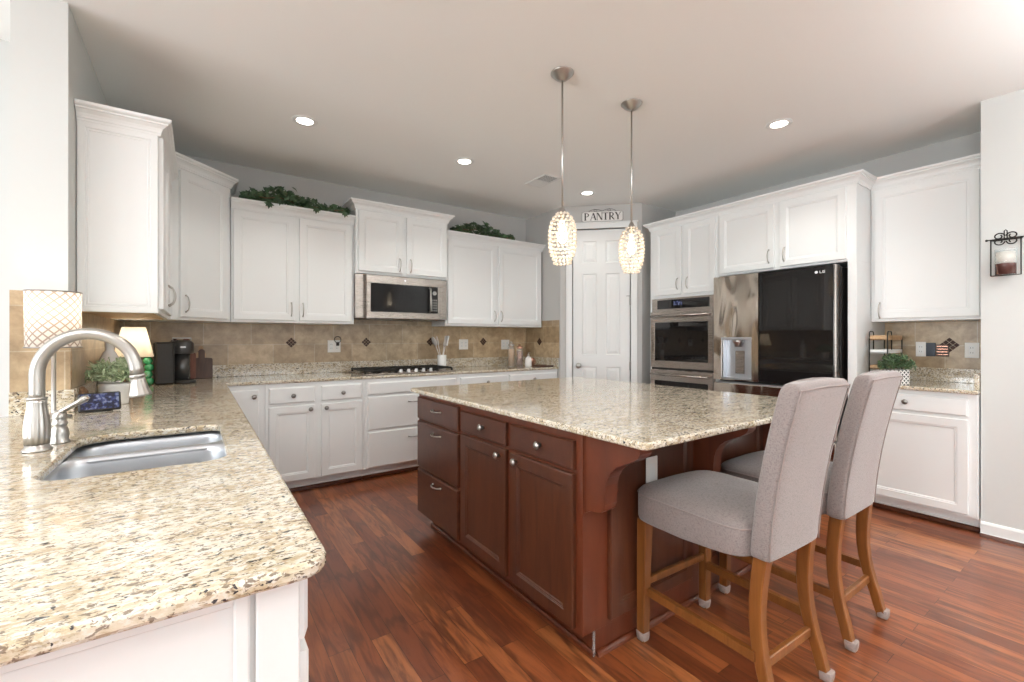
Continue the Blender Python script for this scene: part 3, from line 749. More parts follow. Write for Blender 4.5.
fc = cabinet('fridge_cabinet', 'tall white cabinet surround with two wide doors above the refrigerator', 'cabinet', (XR - .003, 2.340, 0), -PI / 2, 1.080, TD, TZ,
    [('door', .014, 1.845, .500, 2.388, ('pull', .462, 1.945, .11)), ('door', .548, 1.845, 1.018, 2.388, ('pull', .586, 1.945, .11))], body=bF,
    crown=([(0, -TD), (1.080, -TD), (1.080, -.34)], 2.402), group='tall white cabinets on the right wall')
cabinet('wall_cabinet', 'white single-door wall cabinet right of the fridge beside the end wall', 'cabinet', (XR - .003, 1.257, UZ), -PI / 2, .635, .315, 1.045,
    [('door', .026, .022, .598, 1.010, ('pull', .060, .085, .115))], crown=([(.0, -.315), (.635, -.315)], 1.030), group='white wall cabinets')
cabinet('base_cabinet', 'white one-door one-drawer base cabinet by the end wall right of the stools', 'cabinet', (XR - .003, 1.257, 0), -PI / 2, .635, .613, CH,
    [('drawer', .03, .742, .592, .856, ('knob', .285, .805)), ('door', .03, .118, .592, .722, None)], toe=True, group='white base cabinets', pullmat=M['darknickel'])

# ------------------------------------------------------------------ worktops
SK = rounded([(-.315, 1.462), (-.318, 2.058), (.062, 2.058), (.066, 1.462)], [.07, .09, .045, .06], 6)   # clockwise hole
ct = thing('perimeter_countertop', 'long speckled granite worktop wrapping from the sink peninsula to the pantry', 'countertop', (0, 0, CH + .001))
out = rounded([(-.82, .708), (.165, .708), (.165, 3.893), (3.383, 3.893), (3.383, YB - .002), (XL + .002, YB - .002), (XL + .002, 2.768), (-.82, 2.768)], [.05, .045, .004, .0, 0, 0, 0, 0], 8)
# the part in front of the wall end runs flush with it
mb = MB(); slab(mb, out, SK, 0, .025); mb.build('slab', M['granite'], ct)
mb = MB(); zt = .0252
mb.box(XL + .024, YB - .024, zt, 3.362, YB - .002, zt + .102, .002); mb.box(3.362, 3.90, zt, 3.384, YB - .002, zt + .102, .002)
mb.box(XL + .002, 2.80, zt, XL + .024, YB - .002, zt + .102, .002); mb.box(-.655, 2.748, zt, XL + .024, 2.768, zt + .102, .002)
mb.build('upstand', M['granite'], ct)
rc = thing('side_countertop', 'short speckled granite worktop over the base cabinet right of the fridge', 'countertop', (0, 0, CH + .001))
mb = MB(); slab(mb, [(3.985, YS + .002), (XR - .002, YS + .002), (XR - .002, 1.256), (3.985, 1.256)], None, 0, .025); mb.build('slab', M['granite'], rc)
mb = MB(); mb.box(XR - .024, YS + .003, zt, XR - .002, 1.256, zt + .102, .002); mb.box(4.02, YS + .003, zt, XR - .024, YS + .025, zt + .102, .002); mb.build('upstand', M['granite'], rc)
# tile
DIAM = [.693, 1.377, 2.075, 2.75]
tb = thing('tile_backsplash', 'beige stone tile backsplash with brown diamond accents along the back wall', 'backsplash', (0, 0, 0))
mb = MB(); mb.box(XL + .010, YB - .009, 1.0145, 3.375, YB - .001, 1.371); mb.box(1.17, YB - .009, 1.371, 2.09, YB - .001, 1.425); mb.build('tile_field', M['tile_x'], tb)
mb = MB(); mb.box(3.376, 3.885, 1.0145, 3.384, YB - .001, 1.451); mb.build('tile_field', M['tile_y'], tb)
def diamond(mb, u, z, ax, pos, s=.048):
    g = .0022
    for i in range(3):
        for j in range(3):
            c = s * 2 / 3 / 1.0
            du = ((i - 1) - (j - 1)) * s / 3; dz = ((i - 1) + (j - 1)) * s / 3; e = s / 3 - g
            q = [(u + du - e, z + dz), (u + du, z + dz - e), (u + du + e, z + dz), (u + du, z + dz + e)]
            mb.prism(q, ax, pos, pos - .004)
for u in DIAM + [-.16]:
    mb = MB(); diamond(mb, u, 1.203, 'y', YB - .009); mb.build('accent_tile', M['accent'], tb)
mb = MB(); diamond(mb, 4.24, 1.20, 'x', 3.376); mb.build('accent_tile', M['accent'], tb)
tl = thing('tile_backsplash', 'beige stone tile on the left wall behind the table lamp and on the wall end', 'backsplash', (0, 0, 0))
mb = MB(); mb.box(XL + .001, 2.79, 1.0145, XL + .009, YB - .010, 1.371); mb.build('tile_field', M['tile_y'], tl)
mb = MB(); mb.box(-.655, 2.760, 1.0145, XL + .009, 2.769, 1.448); mb.build('tile_field', M['tile_x'], tl)
tr_ = thing('tile_backsplash', 'beige stone tile behind the small leafy plant and wire rack', 'backsplash', (0, 0, 0))
mb = MB(); mb.box(XR - .009, YS + .003, 1.0145, XR - .001, 1.256, 1.371); mb.build('tile_field', M['tile_y'], tr_)
mb = MB(); diamond(mb, .868, 1.192, 'x', XR - .009, .058); mb.build('accent_tile', M['accent'], tr_)

# sink
sk = thing('kitchen_sink', 'stainless undermount double bowl sink set in the granite peninsula', 'sink', (0, 0, .70))
def bowl(mb, x0, y0, x1, y1, zt, zb, r):
    rings = []
    for i, z in ((-.022, zt + .0005), (0, zt), (.004, zt - .02), (.010, zt - .12), (.018, zb + .03), (.035, zb + .008), (.06, zb)):
        rr = max(r - max(i, 0) * .3, .02); rings.append([(a, b, z) for a, b in rounded([(x0 + i, y0 + i), (x1 - i, y0 + i), (x1 - i, y1 - i), (x0 + i, y1 - i)], rr, 6)])
    mb.loft(rings, True, False, True, True)
for (y0, y1, nm) in ((1.452, 1.826, 'front'), (1.856, 2.070, 'back')):
    mb = MB(); bowl(mb, -.326, y0, .074, y1, CH - .70 - .004, .012, .06); o = mb.build('bowl', M['sinksteel'], sk)
    mb = MB(); mb.lathe([(.001, .015), (.02, .013), (.036, .0145), (.042, .0125)], (-.125, (y0 + y1) / 2, 0), 20, cap=False); mb.build('drain', M['nickel'], o)
mb = MB(); mb.box(-.322, 1.822, CH - .70 - .030, .070, 1.860, CH - .70 - .0040, .010); mb.build('divider', M['sinksteel'], sk)

# faucet
FX, FY = -.389, 1.872
fa = thing('kitchen_faucet', 'brushed nickel gooseneck pull-down faucet with fluted body behind the sink', 'faucet', (FX, FY, .914))
mb = MB(); pr = [(.032, 0), (.033, .004), (.030, .009), (.0265, .012), (.0265, .02), (.0285, .045), (.0285, .07), (.0255, .10), (.0215, .125), (.0205, .14), (.0215, .150), (.0230, .153), (.0230, .157), (.019, .158)]
mb.lathe(pr[:5], n=72); mb.lathe(pr[4:11], n=72, flute=.035, nf=14); mb.lathe(pr[10:], n=72); mb.build('body', M['faucet'], fa)
ex, ey = .238, -.035          # reach of the spout over the bowls
pts = []
for i in range(4): pts.append((0, 0, .155 + .012 * i))
R0 = .112
zc = .222
for i in range(25):
    a = PI * (1 - i / 24 * .985); x = .5 + .5 * math.cos(a)
    pts.append((ex * x * .96, ey * x * .96, zc + .122 * math.sin(a) - (.012 if i > 20 else 0) * (i - 20) / 4))
mb = MB(); mb.tube(pts, .0175, 20); mb.build('spout', M['faucet'], fa)
end = Vector(pts[-1]); dirv = (Vector(pts[-1]) - Vector(pts[-3])).normalized()
mb = MB(); L0 = [(.0185, 0), (.0205, .003), (.0185, .008), (.018, .012), (.019, .025), (.023, .045), (.0285, .062), (.030, .067), (.027, .069)]
rings = []; q = dirv.to_track_quat('Z', 'Y').to_matrix().to_4x4(); q.translation = end
mb.lathe(L0[:4], n=60); mb.lathe(L0[3:8], n=60, flute=.03, nf=12); mb.lathe(L0[7:], n=60); mb.xf(q); mb.build('spray_head', M['faucet'], fa)
mb = MB(); c = (.028, .105, 0)
mb.lathe([(.026, 0), (.0265, .004), (.021, .010), (.0235, .025), (.021, .042), (.0165, .052), (.020, .058), (.019, .066), (.015, .07), (.019, .078), (.016, .095), (.009, .103), (.001, .104)], c, 24)
mb.build('handle_base', M['faucet'], fa)
mb = MB(); mb.tube([(.026, .102, .092), (.040, .096, .104), (.055, .090, .114), (.075, .086, .126), (.089, .082, .136), (.097, .080, .143)], [.009, .008, .0075, .009, .0115, .008], 12); mb.build('lever', M['faucet'], fa)

# ------------------------------------------------------------------ island
IX0, IX1, IY0, IY1 = 1.202, 2.615, 1.245, 2.795
it = thing('island_countertop', 'speckled granite slab top of the kitchen island with overhang at the stools', 'countertop', (0, 0, CH + .001))
mb = MB(); slab(mb, rounded([(1.143, .905), (2.665, .905), (2.665, 2.822), (1.143, 2.822)], .028, 6), None, 0, .025); mb.build('slab', M['granite'], it)
isl = thing('kitchen_island', 'reddish cherry wood kitchen island base with drawers, doors and scrolled brackets', 'kitchen island', (IX0, IY1, 0), -PI / 2)
# local: x toward camera (0..1.55), front at y=0 plane facing -y (world -x), back toward +y
IW = IY1 - IY0; IDp = IX1 - IX0
mb = MB(); mb.box(0, 0, .10, IW, IDp, CH, .0015); mb.box(.07, .07, 0, IW - .004, IDp - .02, .10)
mb.box(.055, .056, 0, IW, .07, .02, .004)
mb.build('body', M['cherry_frame'], isl)
mb = MB(); q = [(0, 0), (.014, 0), (.012, .008), (.006, .013), (0, .015)]
mb.sweep([(IW, .072), (IW, IDp), ], [(0, 0), (.016, 0), (.014, .010), (.006, .018), (0, .02)][::1], 0.0); mb.build('shoe_moulding', M['cherry_frame'], isl)
IDOOR = [(0, 0), (0, .017), (.003, .020), (.052, .020), (.0535, .0175), (.057, .0175), (.0585, .0145), (.062, .0145), (.066, .010)]
IDR = [(0, 0), (0, .015), (.005, .020)]
def ifront(kind, ya, yb, z0, z1, hd, prof, m):
    x0, x1 = IY1 - ya, IY1 - yb
    mb = MB(); mb.panel(x0, z0, x1, z1, prof, 0); o = mb.build(kind, m, isl)
    if hd:
        hb = MB()
        if hd[0] == 'knob': knob_mb(hb, IY1 - hd[1], hd[2]); hb.build('knob', M['nickel'], o)
        else: pull_mb(hb, IY1 - hd[1], hd[2], False, .105); hb.build('handle', M['nickel'], o)
ifront('drawer', 2.780, 2.222, .718, .858, ('h', 2.48, .800), IDR, M['cherry_drawer'])
ifront('drawer', 2.780, 2.222, .405, .702, ('h', 2.48, .655), IDR, M['cherry_drawer'])
ifront('drawer', 2.780, 2.222, .106, .388, ('h', 2.48, .345), IDR, M['cherry_drawer'])
ifront('drawer', 2.184, 1.746, .733, .845, ('knob', 1.945, .792), IDR, M['cherry_drawer'])
ifront('drawer', 1.708, 1.282, .733, .845, ('knob', 1.482, .792), IDR, M['cherry_drawer'])
ifront('door', 2.184, 1.746, .118, .715, ('knob', 1.798, .682), IDOOR, M['cherry'])
ifront('door', 1.708, 1.282, .118, .715, ('knob', 1.655, .682), IDOOR, M['cherry'])
# end panels toward the stools (world -y face = local +x face)
TX = Matrix.Translation((IW, 0, 0)) @ Matrix.Rotation(PI / 2, 4, 'Z')     # local panel x -> +y(local) , front -y -> +x(local)
for (a, b) in ((.135, .690), (.795, IDp - .055)):
    mb = MB(); mb.panel(a, .125, b, .852, IDOOR, 0); mb.xf(TX); mb.build('end_panel', M['cherry'], isl)
def corbel(a):
    mb = MB(); pf = [(0, .872), (-.262, .872), (-.262, .852), (-.252, .836), (-.226, .818), (-.192, .802), (-.158, .784), (-.134, .762), (-.117, .735), (-.108, .705), (-.105, .67), (-.104, .635), (-.098, .612), (-.082, .599), (-.058, .594), (-.030, .590), (-.012, .580), (0, .578)]
    R0 = [(a, y, z) for y, z in pf]; R1 = [(a + .062, y, z) for y, z in pf]
    mb.loft([R0, R1], True, True, True, False); mb.box(a - .004, -.006, .575, a + .066, 0, .872, .002)
    mb.xf(TX); mb.build('corbel', M['cherry_frame'], isl)
for a in (.012, .715, IDp - .07): corbel(a)
mb = MB(); mb.box(.345, -.026, .612, .419, -.0205, .738, .002); mb.xf(TX); ol = mb.build('outlet_plate', M['plate'], isl, 'white electrical outlet plate on the dark end panel')
mb = MB(); mb.box(.365, -.0275, .640, .399, -.0262, .710, .002); mb.xf(TX); mb.build('outlet_socket', M['trim'], ol)
mb = MB(); mb.box(IW - .005, .058, 0.001, IW + .001, .066, .098); mb.build('corner_guard', M['glass'], isl, 'clear plastic corner guard at the toe kick')

# ------------------------------------------------------------------ stools (local: faces +y)
def srect(w, d, n=28, p=4.0):
    out = []
    for k in range(n):
        a = 2 * PI * k / n; c, s = math.cos(a), math.sin(a)
        out.append((w * math.copysign(abs(c) ** (2 / p), c), d * math.copysign(abs(s) ** (2 / p), s)))
    return out
def make_stool(label, loc, rz, bo=0.0):
    t = thing('counter_stool', label, 'stool', loc, rz, 'upholstered counter stools')
    # seat cushion: y -.20 .. .265
    mb = MB(); rings = []
    cy = .036; hw, hd_ = .246, .243
    for z, k in ((.500, .93), (.504, .985), (.515, 1.0), (.600, 1.0), (.618, .99), (.630, .955), (.642, .86), (.651, .68), (.657, .40), (.658, .05)):
        p = 7.0 if k > .9 else 5.0
        rings.append([(x * k, cy + y * k, z + (.004 * (1 - abs(x) / hw)) * (z > .6) + (.018 * max(0, -y / hd_) if z < .52 else 0)) for x, y in srect(hw, hd_, 44, p)])
    mb.loft(rings, True, True, True, True); st = mb.build('seat', M['fabric'], t)
    mb = MB(); sr_ = srect(hw + .001, hd_ + .001, 44, 7.0)
    mb.tube([(x, cy + y, .612) for x, y in sr_ + [sr_[0]]], .0028, 6); mb.build('piping', M['welt'], st)
    # backrest: slanted padded shell
    mb = MB(); rings = []
    def bk(u):   # centre y, z for u in 0..1
        z = .524 + .581 * u; y = -.231 - .015 * u - .085 * u ** 1.7
        return y, z
    prof = [(0, .90, .80), (.012, .98, .95), (.04, 1, 1), (.15, 1, 1), (.3, 1, 1), (.45, 1, 1), (.6, 1, 1), (.75, 1, 1), (.88, 1, 1), (.95, .995, .99), (.975, .985, .93), (.99, .965, .75), (1.0, .93, .45)]
    for u, kw, kd in prof:
        y, z = bk(u); wd_ = .176 + .002 * u
        rings.append([(x * kw + bo, y + yy * kd, z + (.010 * (1 - (x / wd_) ** 2)) * max(0, (u - .85) / .15)) for x, yy in srect(wd_, .036, 40, 6.0)])
    mb.loft(rings, True, True, True, True); br_ = mb.build('backrest', M['fabric'], t)
    mb = MB()
    for sx in (-1, 1):
        pts = []
        for i in range(15):
            u = .01 + .96 * i / 14; y, z = bk(u); pts.append((sx * (.166 + .002 * u) + bo, y - .0325, z))
        mb.tube(pts, .0021, 6)
    y, z = bk(.965); mb.tube([(-.170 + bo, y - .032, z), (bo, y - .036, z + .006), (.170 + bo, y - .032, z)], .0026, 6)
    mb.build('piping', M['welt'], br_)
    # legs
    def leg(pts, s0, s1):
        mb = MB(); rings = []; n = len(pts)
        for i, (x, y, z) in enumerate(pts):
            s = s0 + (s1 - s0) * i / (n - 1); b = s * .16
            rings.append([(x + a, y + c_, z) for a, c_ in ((-s + b, -s), (s - b, -s), (s, -s + b), (s, s - b), (s - b, s), (-s + b, s), (-s, s - b), (-s, -s + b))])
        mb.loft(rings, True, True, True, False); return mb.build('leg', M['oakleg'], t)
    legs = []
    for sx in (-1, 1):
        legs.append((leg([(sx * .205, .235, .502), (sx * .207, .240, .3), (sx * .209, .243, .002)], .024, .0185), sx * .209, .243))
        pts = []
        for i in range(11):
            u = i / 10; z = .530 - .528 * u
            y = -.228 + .018 * math.sin(PI * min(1, u * 1.25)) * .9 - .052 * u ** 3 + .012 * u
            pts.append((sx * (.150 + .030 * u) + bo * .65 * (1 - u), y, z))
        legs.append((leg(pts, .0225, .0175), sx * .180, pts[-1][1]))
    for lg, x, y in legs:
        mb = MB(); s = .0225
        mb.loft([[(x + a * k, y + c_ * k, z) for a, c_ in srect(1, 1, 12, 5)] for z, k in ((.001, s * .70), (.005, s * .86), (.02, s * .96), (.036, s * 1.0), (.040, s * .93))], True, True, True, True)
        mb.build('foot_sleeve', M['sock'], lg)
    for sx in (-1, 1):
        mb = MB(); mb.prism([(-.215, .185), (.225, .190), (.225, .222), (-.215, .217)], 'x', sx * .197 - .010, sx * .197 + .010); mb.build('stretcher', M['oakleg'], t)
    mb = MB(); mb.box(-.188, .228, .228, .188, .248, .258, .003); mb.build('stretcher', M['oakleg'], t)
    mb = MB(); mb.box(-.158, -.232, .150, .158, -.212, .184, .003); mb.build('stretcher', M['oakleg'], t)
    return t
make_stool('grey linen counter stool with oak legs nearest the camera', (1.700, .950, 0), math.radians(-2.2), -.038)
make_stool('grey linen counter stool with oak legs farther right, closer to the white cabinets', (2.316, .952, 0), math.radians(-.3), -.072)

# ------------------------------------------------------------------ appliances
# microwave
mw = thing('microwave', 'stainless over-the-range microwave with black glass door above the cooktop', 'microwave', (1.167, YB - .003, 1.428))
F0 = -.395
mb = MB(); mb.box(.078, F0, .0, .845, -.012, .406, .002); mb.box(.0, -.368, .004, .078, -.33, .406, .001); mb.box(.845, -.368, .004, .925, -.33, .406, .001)
mb.build('body', M['steel_mw'], mw)
mb = MB(); mx0, mx1 = .085, .842; g0, g1 = .125, .722
for q in ((mx0, 0, mx1, .062), (mx0, .325, mx1, .402), (mx0, .062, g0, .325), (.800, .062, mx1, .325)): mb.box(q[0], F0 - .028, q[1], q[2], F0 - .001, q[3], .003)
mb.build('door_frame', M['steel_mw'], mw)
mb = MB(); mb.box(g0, F0 - .022, .062, .712, F0 - .001, .325, .001); mb.build('door_glass', M['mwglass'], mw)
mb = MB(); mb.box(.722, F0 - .024, .062, .800, F0 - .001, .325, .001); cp = mb.build('control_panel', M['mwglass'], mw)
mb = MB(); mb.tube([(.762, F0 - .024, .262), (.762, F0 - .034, .262)], .020, 20)
for i in range(5):
    for j in range(3): mb.box(.733 + j * .022, F0 - .0255, .085 + i * .026, .745 + j * .022, F0 - .0238, .094 + i * .026)
mb.build('button', M['darknickel'], cp)
mb = MB(); mb.tube([(.708, F0 - .028, .075), (.708, F0 - .055, .085), (.708, F0 - .060, .19), (.708, F0 - .055, .300), (.708, F0 - .028, .310)], .0095, 10, sq=.8); mb.build('handle', M['nickel'], mw)
for a, b in ((.10, .36), (.55, .81)):
    mb = MB(); mb.box(a, F0 + .02, -.006, b, -.12, -.0005, .002); mb.build('vent_filter', M['darknickel'], mw)
mb = MB(); mb.tube([(.455, F0 - .028, .365), (.455, F0 - .030, .365)], .009, 16); mb.build('badge', M['logo'], mw)

# cooktop
ck = thing('gas_cooktop', 'stainless gas cooktop with black cast grates set in the back counter', 'cooktop', (1.632, 4.19, .9145))
mb = MB(); mb.box(-.452, -.255, 0, .452, .255, .012, .004); mb.build('pan', M['steel'], ck)
for gx in (-.29, 0, .29):
    mb = MB(); hw_, hd2 = .138, .225
    for a in (-1, 1):
        mb.box(gx + a * hw_ - .006, -hd2 + .02, .030, gx + a * hw_ + .006, hd2, .044, .002); mb.box(gx - hw_, a * hd2 + (.02 if a < 0 else 0) - .006, .030, gx + hw_, a * hd2 + (.02 if a < 0 else 0) + .006, .044, .002)
        for b in (-1, 1): mb.box(gx + a * hw_ - .007, b * hd2 * .9 - .007, .012, gx + a * hw_ + .007, b * hd2 * .9 + .007, .031)
    mb.box(gx - hw_, -.004, .032, gx + hw_, .008, .046, .002); mb.box(gx - .005, -hd2 + .02, .033, gx + .005, hd2, .047, .002)
    for by in (-.11, .115):
        for s in (-1, 1): mb.box(gx + s * .03, by - .005, .034, gx + s * hw_, by + .005, .048, .002)
    mb.build('grate', M['iron'], ck)
for bx, by in ((-.29, -.10), (-.29, .12), (0, .02), (.29, -.10), (.29, .12)):
    mb = MB(); mb.lathe([(.05, .012), (.048, .018), (.034, .020), (.034, .027), (.030, .030), (.001, .031)], (bx, by, 0), 20); mb.build('burner', M['iron'], ck)
for i in range(5):
    mb = MB(); mb.lathe([(.020, .012), (.020, .016), (.017, .018), (.016, .038), (.013, .042), (.001, .043)], (-.10 + i * .075, -.205 + .0 * i, 0), 16); mb.build('control_knob', M['logo'], ck)

# double oven: local x toward camera, front -y
ov = thing('double_wall_oven', 'stainless double wall oven with black glass windows left of the fridge', 'oven', (XR - .003, 3.084, .297), -PI / 2)
OW = .713; F0 = -TD - .004; mb = MB(); mb.box(.002, -.600, .0, OW - .001, -.03, 1.362, .001); mb.box(.0, F0 - .020, 0.0, OW, -.600, 1.362, .002); mb.build('body', M['steel'], ov)
mb = MB(); mb.box(.07, F0 - .023, 1.252, OW - .05, F0 - .019, 1.345, .001); o = mb.build('control_panel', M['blackglass'], ov)
mb = MB(); mb.box(.27, F0 - .0238, 1.285, .37, F0 - .0228, 1.325); mb.build('display', M['screen'], o)
for z0, z1 in ((.640, 1.222), (.02, .615)):
    mb = MB(); g = (.055, z0 + .07, OW - .050, z1 - .112)
    for q in ((.004, z0, OW - .004, g[1]), (.004, g[3], OW - .004, z1), (.004, g[1], g[0], g[3]), (g[2], g[1], OW - .004, g[3])): mb.box(q[0], F0 - .046, q[1], q[2], F0 - .021, q[3], .002)
    o = mb.build('oven_door', M['steel'], ov)
    mb = MB(); mb.box(g[0], F0 - .043, g[1], g[2], F0 - .022, g[3]); mb.build('oven_window', M['blackglass'], o)
    mb = MB(); hz = z1 - .045; mb.tube([(.03, F0 - .085, hz), (OW - .03, F0 - .085, hz)], .012, 12)
    for x in (.05, OW - .05): mb.box(x - .010, F0 - .082, hz - .009, x + .010, F0 - .045, hz + .009, .002)
    mb.build('handle', M['steel'], o)
    mb = MB(); mb.box(.004, F0 - .03, z0 - .022, OW - .004, F0 - .0205, z0 - .004); mb.build('vent_slot', M['dark'], o)

# refrigerator
fr = thing('refrigerator', 'french door refrigerator with steel dispenser door and dark glass right door', 'refrigerator', (XR - .003, 2.318, 0), -PI / 2)
FW = .965; FB = -.640; FD = -.735
mb = MB(); mb.box(.004, FB, .03, FW - .004, -.03, 1.795, .004); mb.box(.03, FB + .05, 0, FW - .03, -.08, .03); mb.build('cabinet_body', M['black'], fr)
xm = .402
# left door with dispenser recess
mb = MB(); q0, q1, q2, q3 = .072, .872, .345, 1.232
for q in ((.0, .868, q0, 1.802), (q2, .868, xm, 1.802), (q0, q3, q2, 1.802)): mb.box(q[0], FD, q[1], q[2], FB - .002, q[3], 0)
mb.box(q0, FD, .868, q2, FB - .002, .876); mb.box(q0, FB - .012, .876, q2, FB - .002, q3)
o = mb.build('door', M['steel_door'], fr, 'stainless left door with water dispenser')
mb = MB(); mb.box(q0 + .004, FB - .020, .880, q2 - .004, FB - .0125, q3 - .004)
mb.box(q0, FD - .004, q3 - .002, q2, FB - .02, q3 + .020, .002); mb.box(q0 + .004, FD + .02, .880, q0 + .012, FB - .02, q3 - .003); mb.box(q2 - .012, FD + .02, .880, q2 - .004, FB - .02, q3 - .003); mb.box(q0 + .01, FD + .004, .878, q2 - .01, FB - .02, .892)
rcs = mb.build('dispenser_recess', M['sinksteel'], o)
mb = MB(); mb.lathe([(.044, 0), (.046, -.012), (.040, -.030), (.030, -.040), (.028, -.062), (.001, -.063)], (.205, FD + .045, q3 - .003), 24); mb.build('spout', M['nickel'], rcs)
mb = MB(); mb.box(.165, FB - .028, .925, .250, FB - .0205, 1.130, .004); mb.build('paddle', M['steel'], rcs)
# right door: glass skin on steel edge
mb = MB(); mb.box(xm + .006, FD + .012, .868, FW, FB - .002, 1.802, .004); o = mb.build('door', M['steel'], fr, 'dark mirrored glass right door')
mb = MB(); mb.box(xm + .008, FD - .001, .870, FW - .010, FD + .0115, 1.800, .002); mb.build('glass_skin', M['blackglass'], o)
mb = MB(); zl = 1.752; xl = .840
mb.tube([(xl, FD - .0012, zl), (xl, FD - .0024, zl)], .011, 20)
mb.box(xl + .022, FD - .0022, zl - .010, xl + .026, FD - .0012, zl + .010); mb.box(xl + .022, FD - .0022, zl - .010, xl + .036, FD - .0012, zl - .006)
for a, b, c, d in ((.042, -.010, .046, .010), (.042, .006, .058, .010), (.042, -.010, .058, -.006), (.054, -.010, .058, .002), (.049, -.001, .058, .003)): mb.box(xl + a, FD - .0022, zl + b, xl + c, FD - .0012, zl + d)
mb.build('logo', M['logo'], o)
for z0, z1 in ((.470, .838), (.045, .452)):
    mb = MB(); mb.box(0, FD, z0, FW, FB - .002, z1, .004); mb.box(.0, FD - .006, z1 - .030, FW, FD, z1 - .006, .003) if False else None
    o = mb.build('freezer_drawer', M['steel_door'], fr)
    mb = MB(); mb.box(.01, FD + .01, z1, FW - .01, FB - .01, z1 + .012); mb.build('grip_channel', M['sinksteel'], o)

# ------------------------------------------------------------------ pendants
def pendant(x, y, label):
    t = thing('pendant_lamp', label, 'pendant lamp', (x, y, 1.655), 0, 'pendant lamps over the island')
    H = CEIL - 1.655
    mb = MB(); mb.lathe([(.066, H), (.066, H - .004), (.060, H - .008), (.050, H - .020), (.034, H - .034), (.018, H - .042), (.006, H - .046)], n=32); mb.build('canopy', M['nickel'], t)
    mb = MB(); mb.tube([(0, 0, .315), (0, 0, H - .04)], .0055, 10); mb.build('rod', M['nickel'], t)
    mb = MB(); mb.lathe([(.007, .330), (.012, .322), (.020, .306), (.028, .294), (.029, .286), (.018, .284), (.014, .25), (.001, .25)], n=24); mb.build('socket_cap', M['nickel'], t)
    mb = MB(); nrow = 13
    for i in range(nrow):
        z = .012 + (.290 - .012) * i / (nrow - 1); u = (z - .150) / .150
        r = .075 * (max(0.0, 1 - abs(u) ** 2.6)) ** .5
        if i == 0: r = .046
        if i == nrow - 1: r = .032
        r = max(r, .032); n = max(10, int(2 * PI * r / .0235))
        # wire ring + beads
        mb.tube([(r * math.cos(2 * PI * k / 24), r * math.sin(2 * PI * k / 24), z) for k in range(25)], .0012, 4, mi=1)
        for k in range(n):
            a = 2 * PI * (k + .5 * (i % 2)) / n
            mb.sphere((r * math.cos(a), r * math.sin(a), z), .0092, 6, 4, sc=(1, 1, .85))
    mb.build('crystal_shade', [M['bead'], M['nickel']], t)
    mb = MB(); mb.lathe([(.001, .125), (.014, .128), (.026, .145), (.030, .165), (.026, .185), (.015, .21), (.013, .25)], n=20); mb.build('bulb', M['bulb'], t)
    d = bpy.data.lights.new('pendant_glow', 'POINT'); d.energy = 0.7; d.color = (1, .84, .64); d.shadow_soft_size = .035
    o = bpy.data.objects.new('pendant_glow', d); COL.objects.link(o); o.location = (x, y, 1.655 + .09)
pendant(1.680, 1.904, 'crystal bead pendant lamp on a nickel rod over the island, the left and nearer one')
pendant(2.262, 1.900, 'crystal bead pendant lamp on a nickel rod over the island, right and farther one')

# ------------------------------------------------------------------ foliage helpers
def ivy_leaf(mb, c, s, nx, rot, ivy=True, mi=0):
    if ivy: pts = [(0, -.55), (.42, -.42), (.95, -.12), (.52, .12), (.58, .55), (.24, .42), (0, 1.05), (-.24, .42), (-.58, .55), (-.52, .12), (-.95, -.12), (-.42, -.42)]
    else: pts = [(0, -1), (.20, -.5), (.27, 0), (.20, .5), (0, 1), (-.20, .5), (-.27, 0), (-.20, -.5)]
    n = Vector(nx).normalized(); q = n.to_track_quat('Z', 'Y').to_matrix().to_4x4() @ Matrix.Rotation(rot, 4, 'Z')
    vs = [Vector((0, 0, .10 * s))] + [Vector((x * s, y * s, -abs(x) * .25 * s - (y * y) * .12 * s)) for x, y in pts]
    vs = [q @ v + Vector(c) for v in vs]
    mb.add(vs, [(0, i, i % len(pts) + 1) for i in range(1, len(pts) + 1)], False, mi)
def garland(name, label, x0, x1, y0, y1, z, hfun, n, seed, fr_drop=()):
    rd = random.Random(seed); t = thing(name, label, 'plant', ((x0 + x1) / 2, (y0 + y1) / 2, z)); ox, oy = (x0 + x1) / 2, (y0 + y1) / 2
    mb = MB(); pts = []
    for i in range(24):
        u = i / 23; pts.append((x0 + (x1 - x0) * u - ox, y0 + (y1 - y0) * (.35 + .3 * math.sin(u * 9 + seed)) - oy, .012 + .35 * hfun(u) + .01 * math.sin(u * 21)))
    mb.tube(pts, .004, 6); mb.build('vine', M['burlap'], t)
    mb = MB()
    for i in range(n):
        u = rd.random(); h = hfun(u); x = x0 + (x1 - x0) * u - ox; y = y0 + (y1 - y0) * rd.random() - oy; zz = .012 + h * rd.random() ** .8
        s = rd.uniform(.026, .046); ivy_leaf(mb, (x, y, zz), s, (rd.uniform(-.6, .6), rd.uniform(-1.3, -.1), rd.uniform(.1, 1)), rd.uniform(0, 6.28))
    for (x, dz) in fr_drop:
        ivy_leaf(mb, (x - ox, y0 - .030 - oy, dz), .042, (.1, -1, .25), PI * .95)
    mb.build('ivy_leaves', M['ivy'], t)
    return t
garland('ivy_garland', 'long trailing ivy garland lying on top of the left back wall cabinet', .285, 1.125, 4.155, 4.36, 2.358, lambda u: .045 + .095 * math.exp(-((u - .38) / .22) ** 2) + .02 * math.sin(u * 17) ** 2, 330, 3, ((.47, -.02), (.55, .02), (.83, -.005), (1.07, .0)))
garland('ivy_garland', 'short bushy ivy garland on top of the cabinet right of the microwave', 2.20, 2.98, 4.165, 4.36, 2.358, lambda u: .040 + .11 * math.exp(-((u - .40) / .26) ** 2), 260, 9)
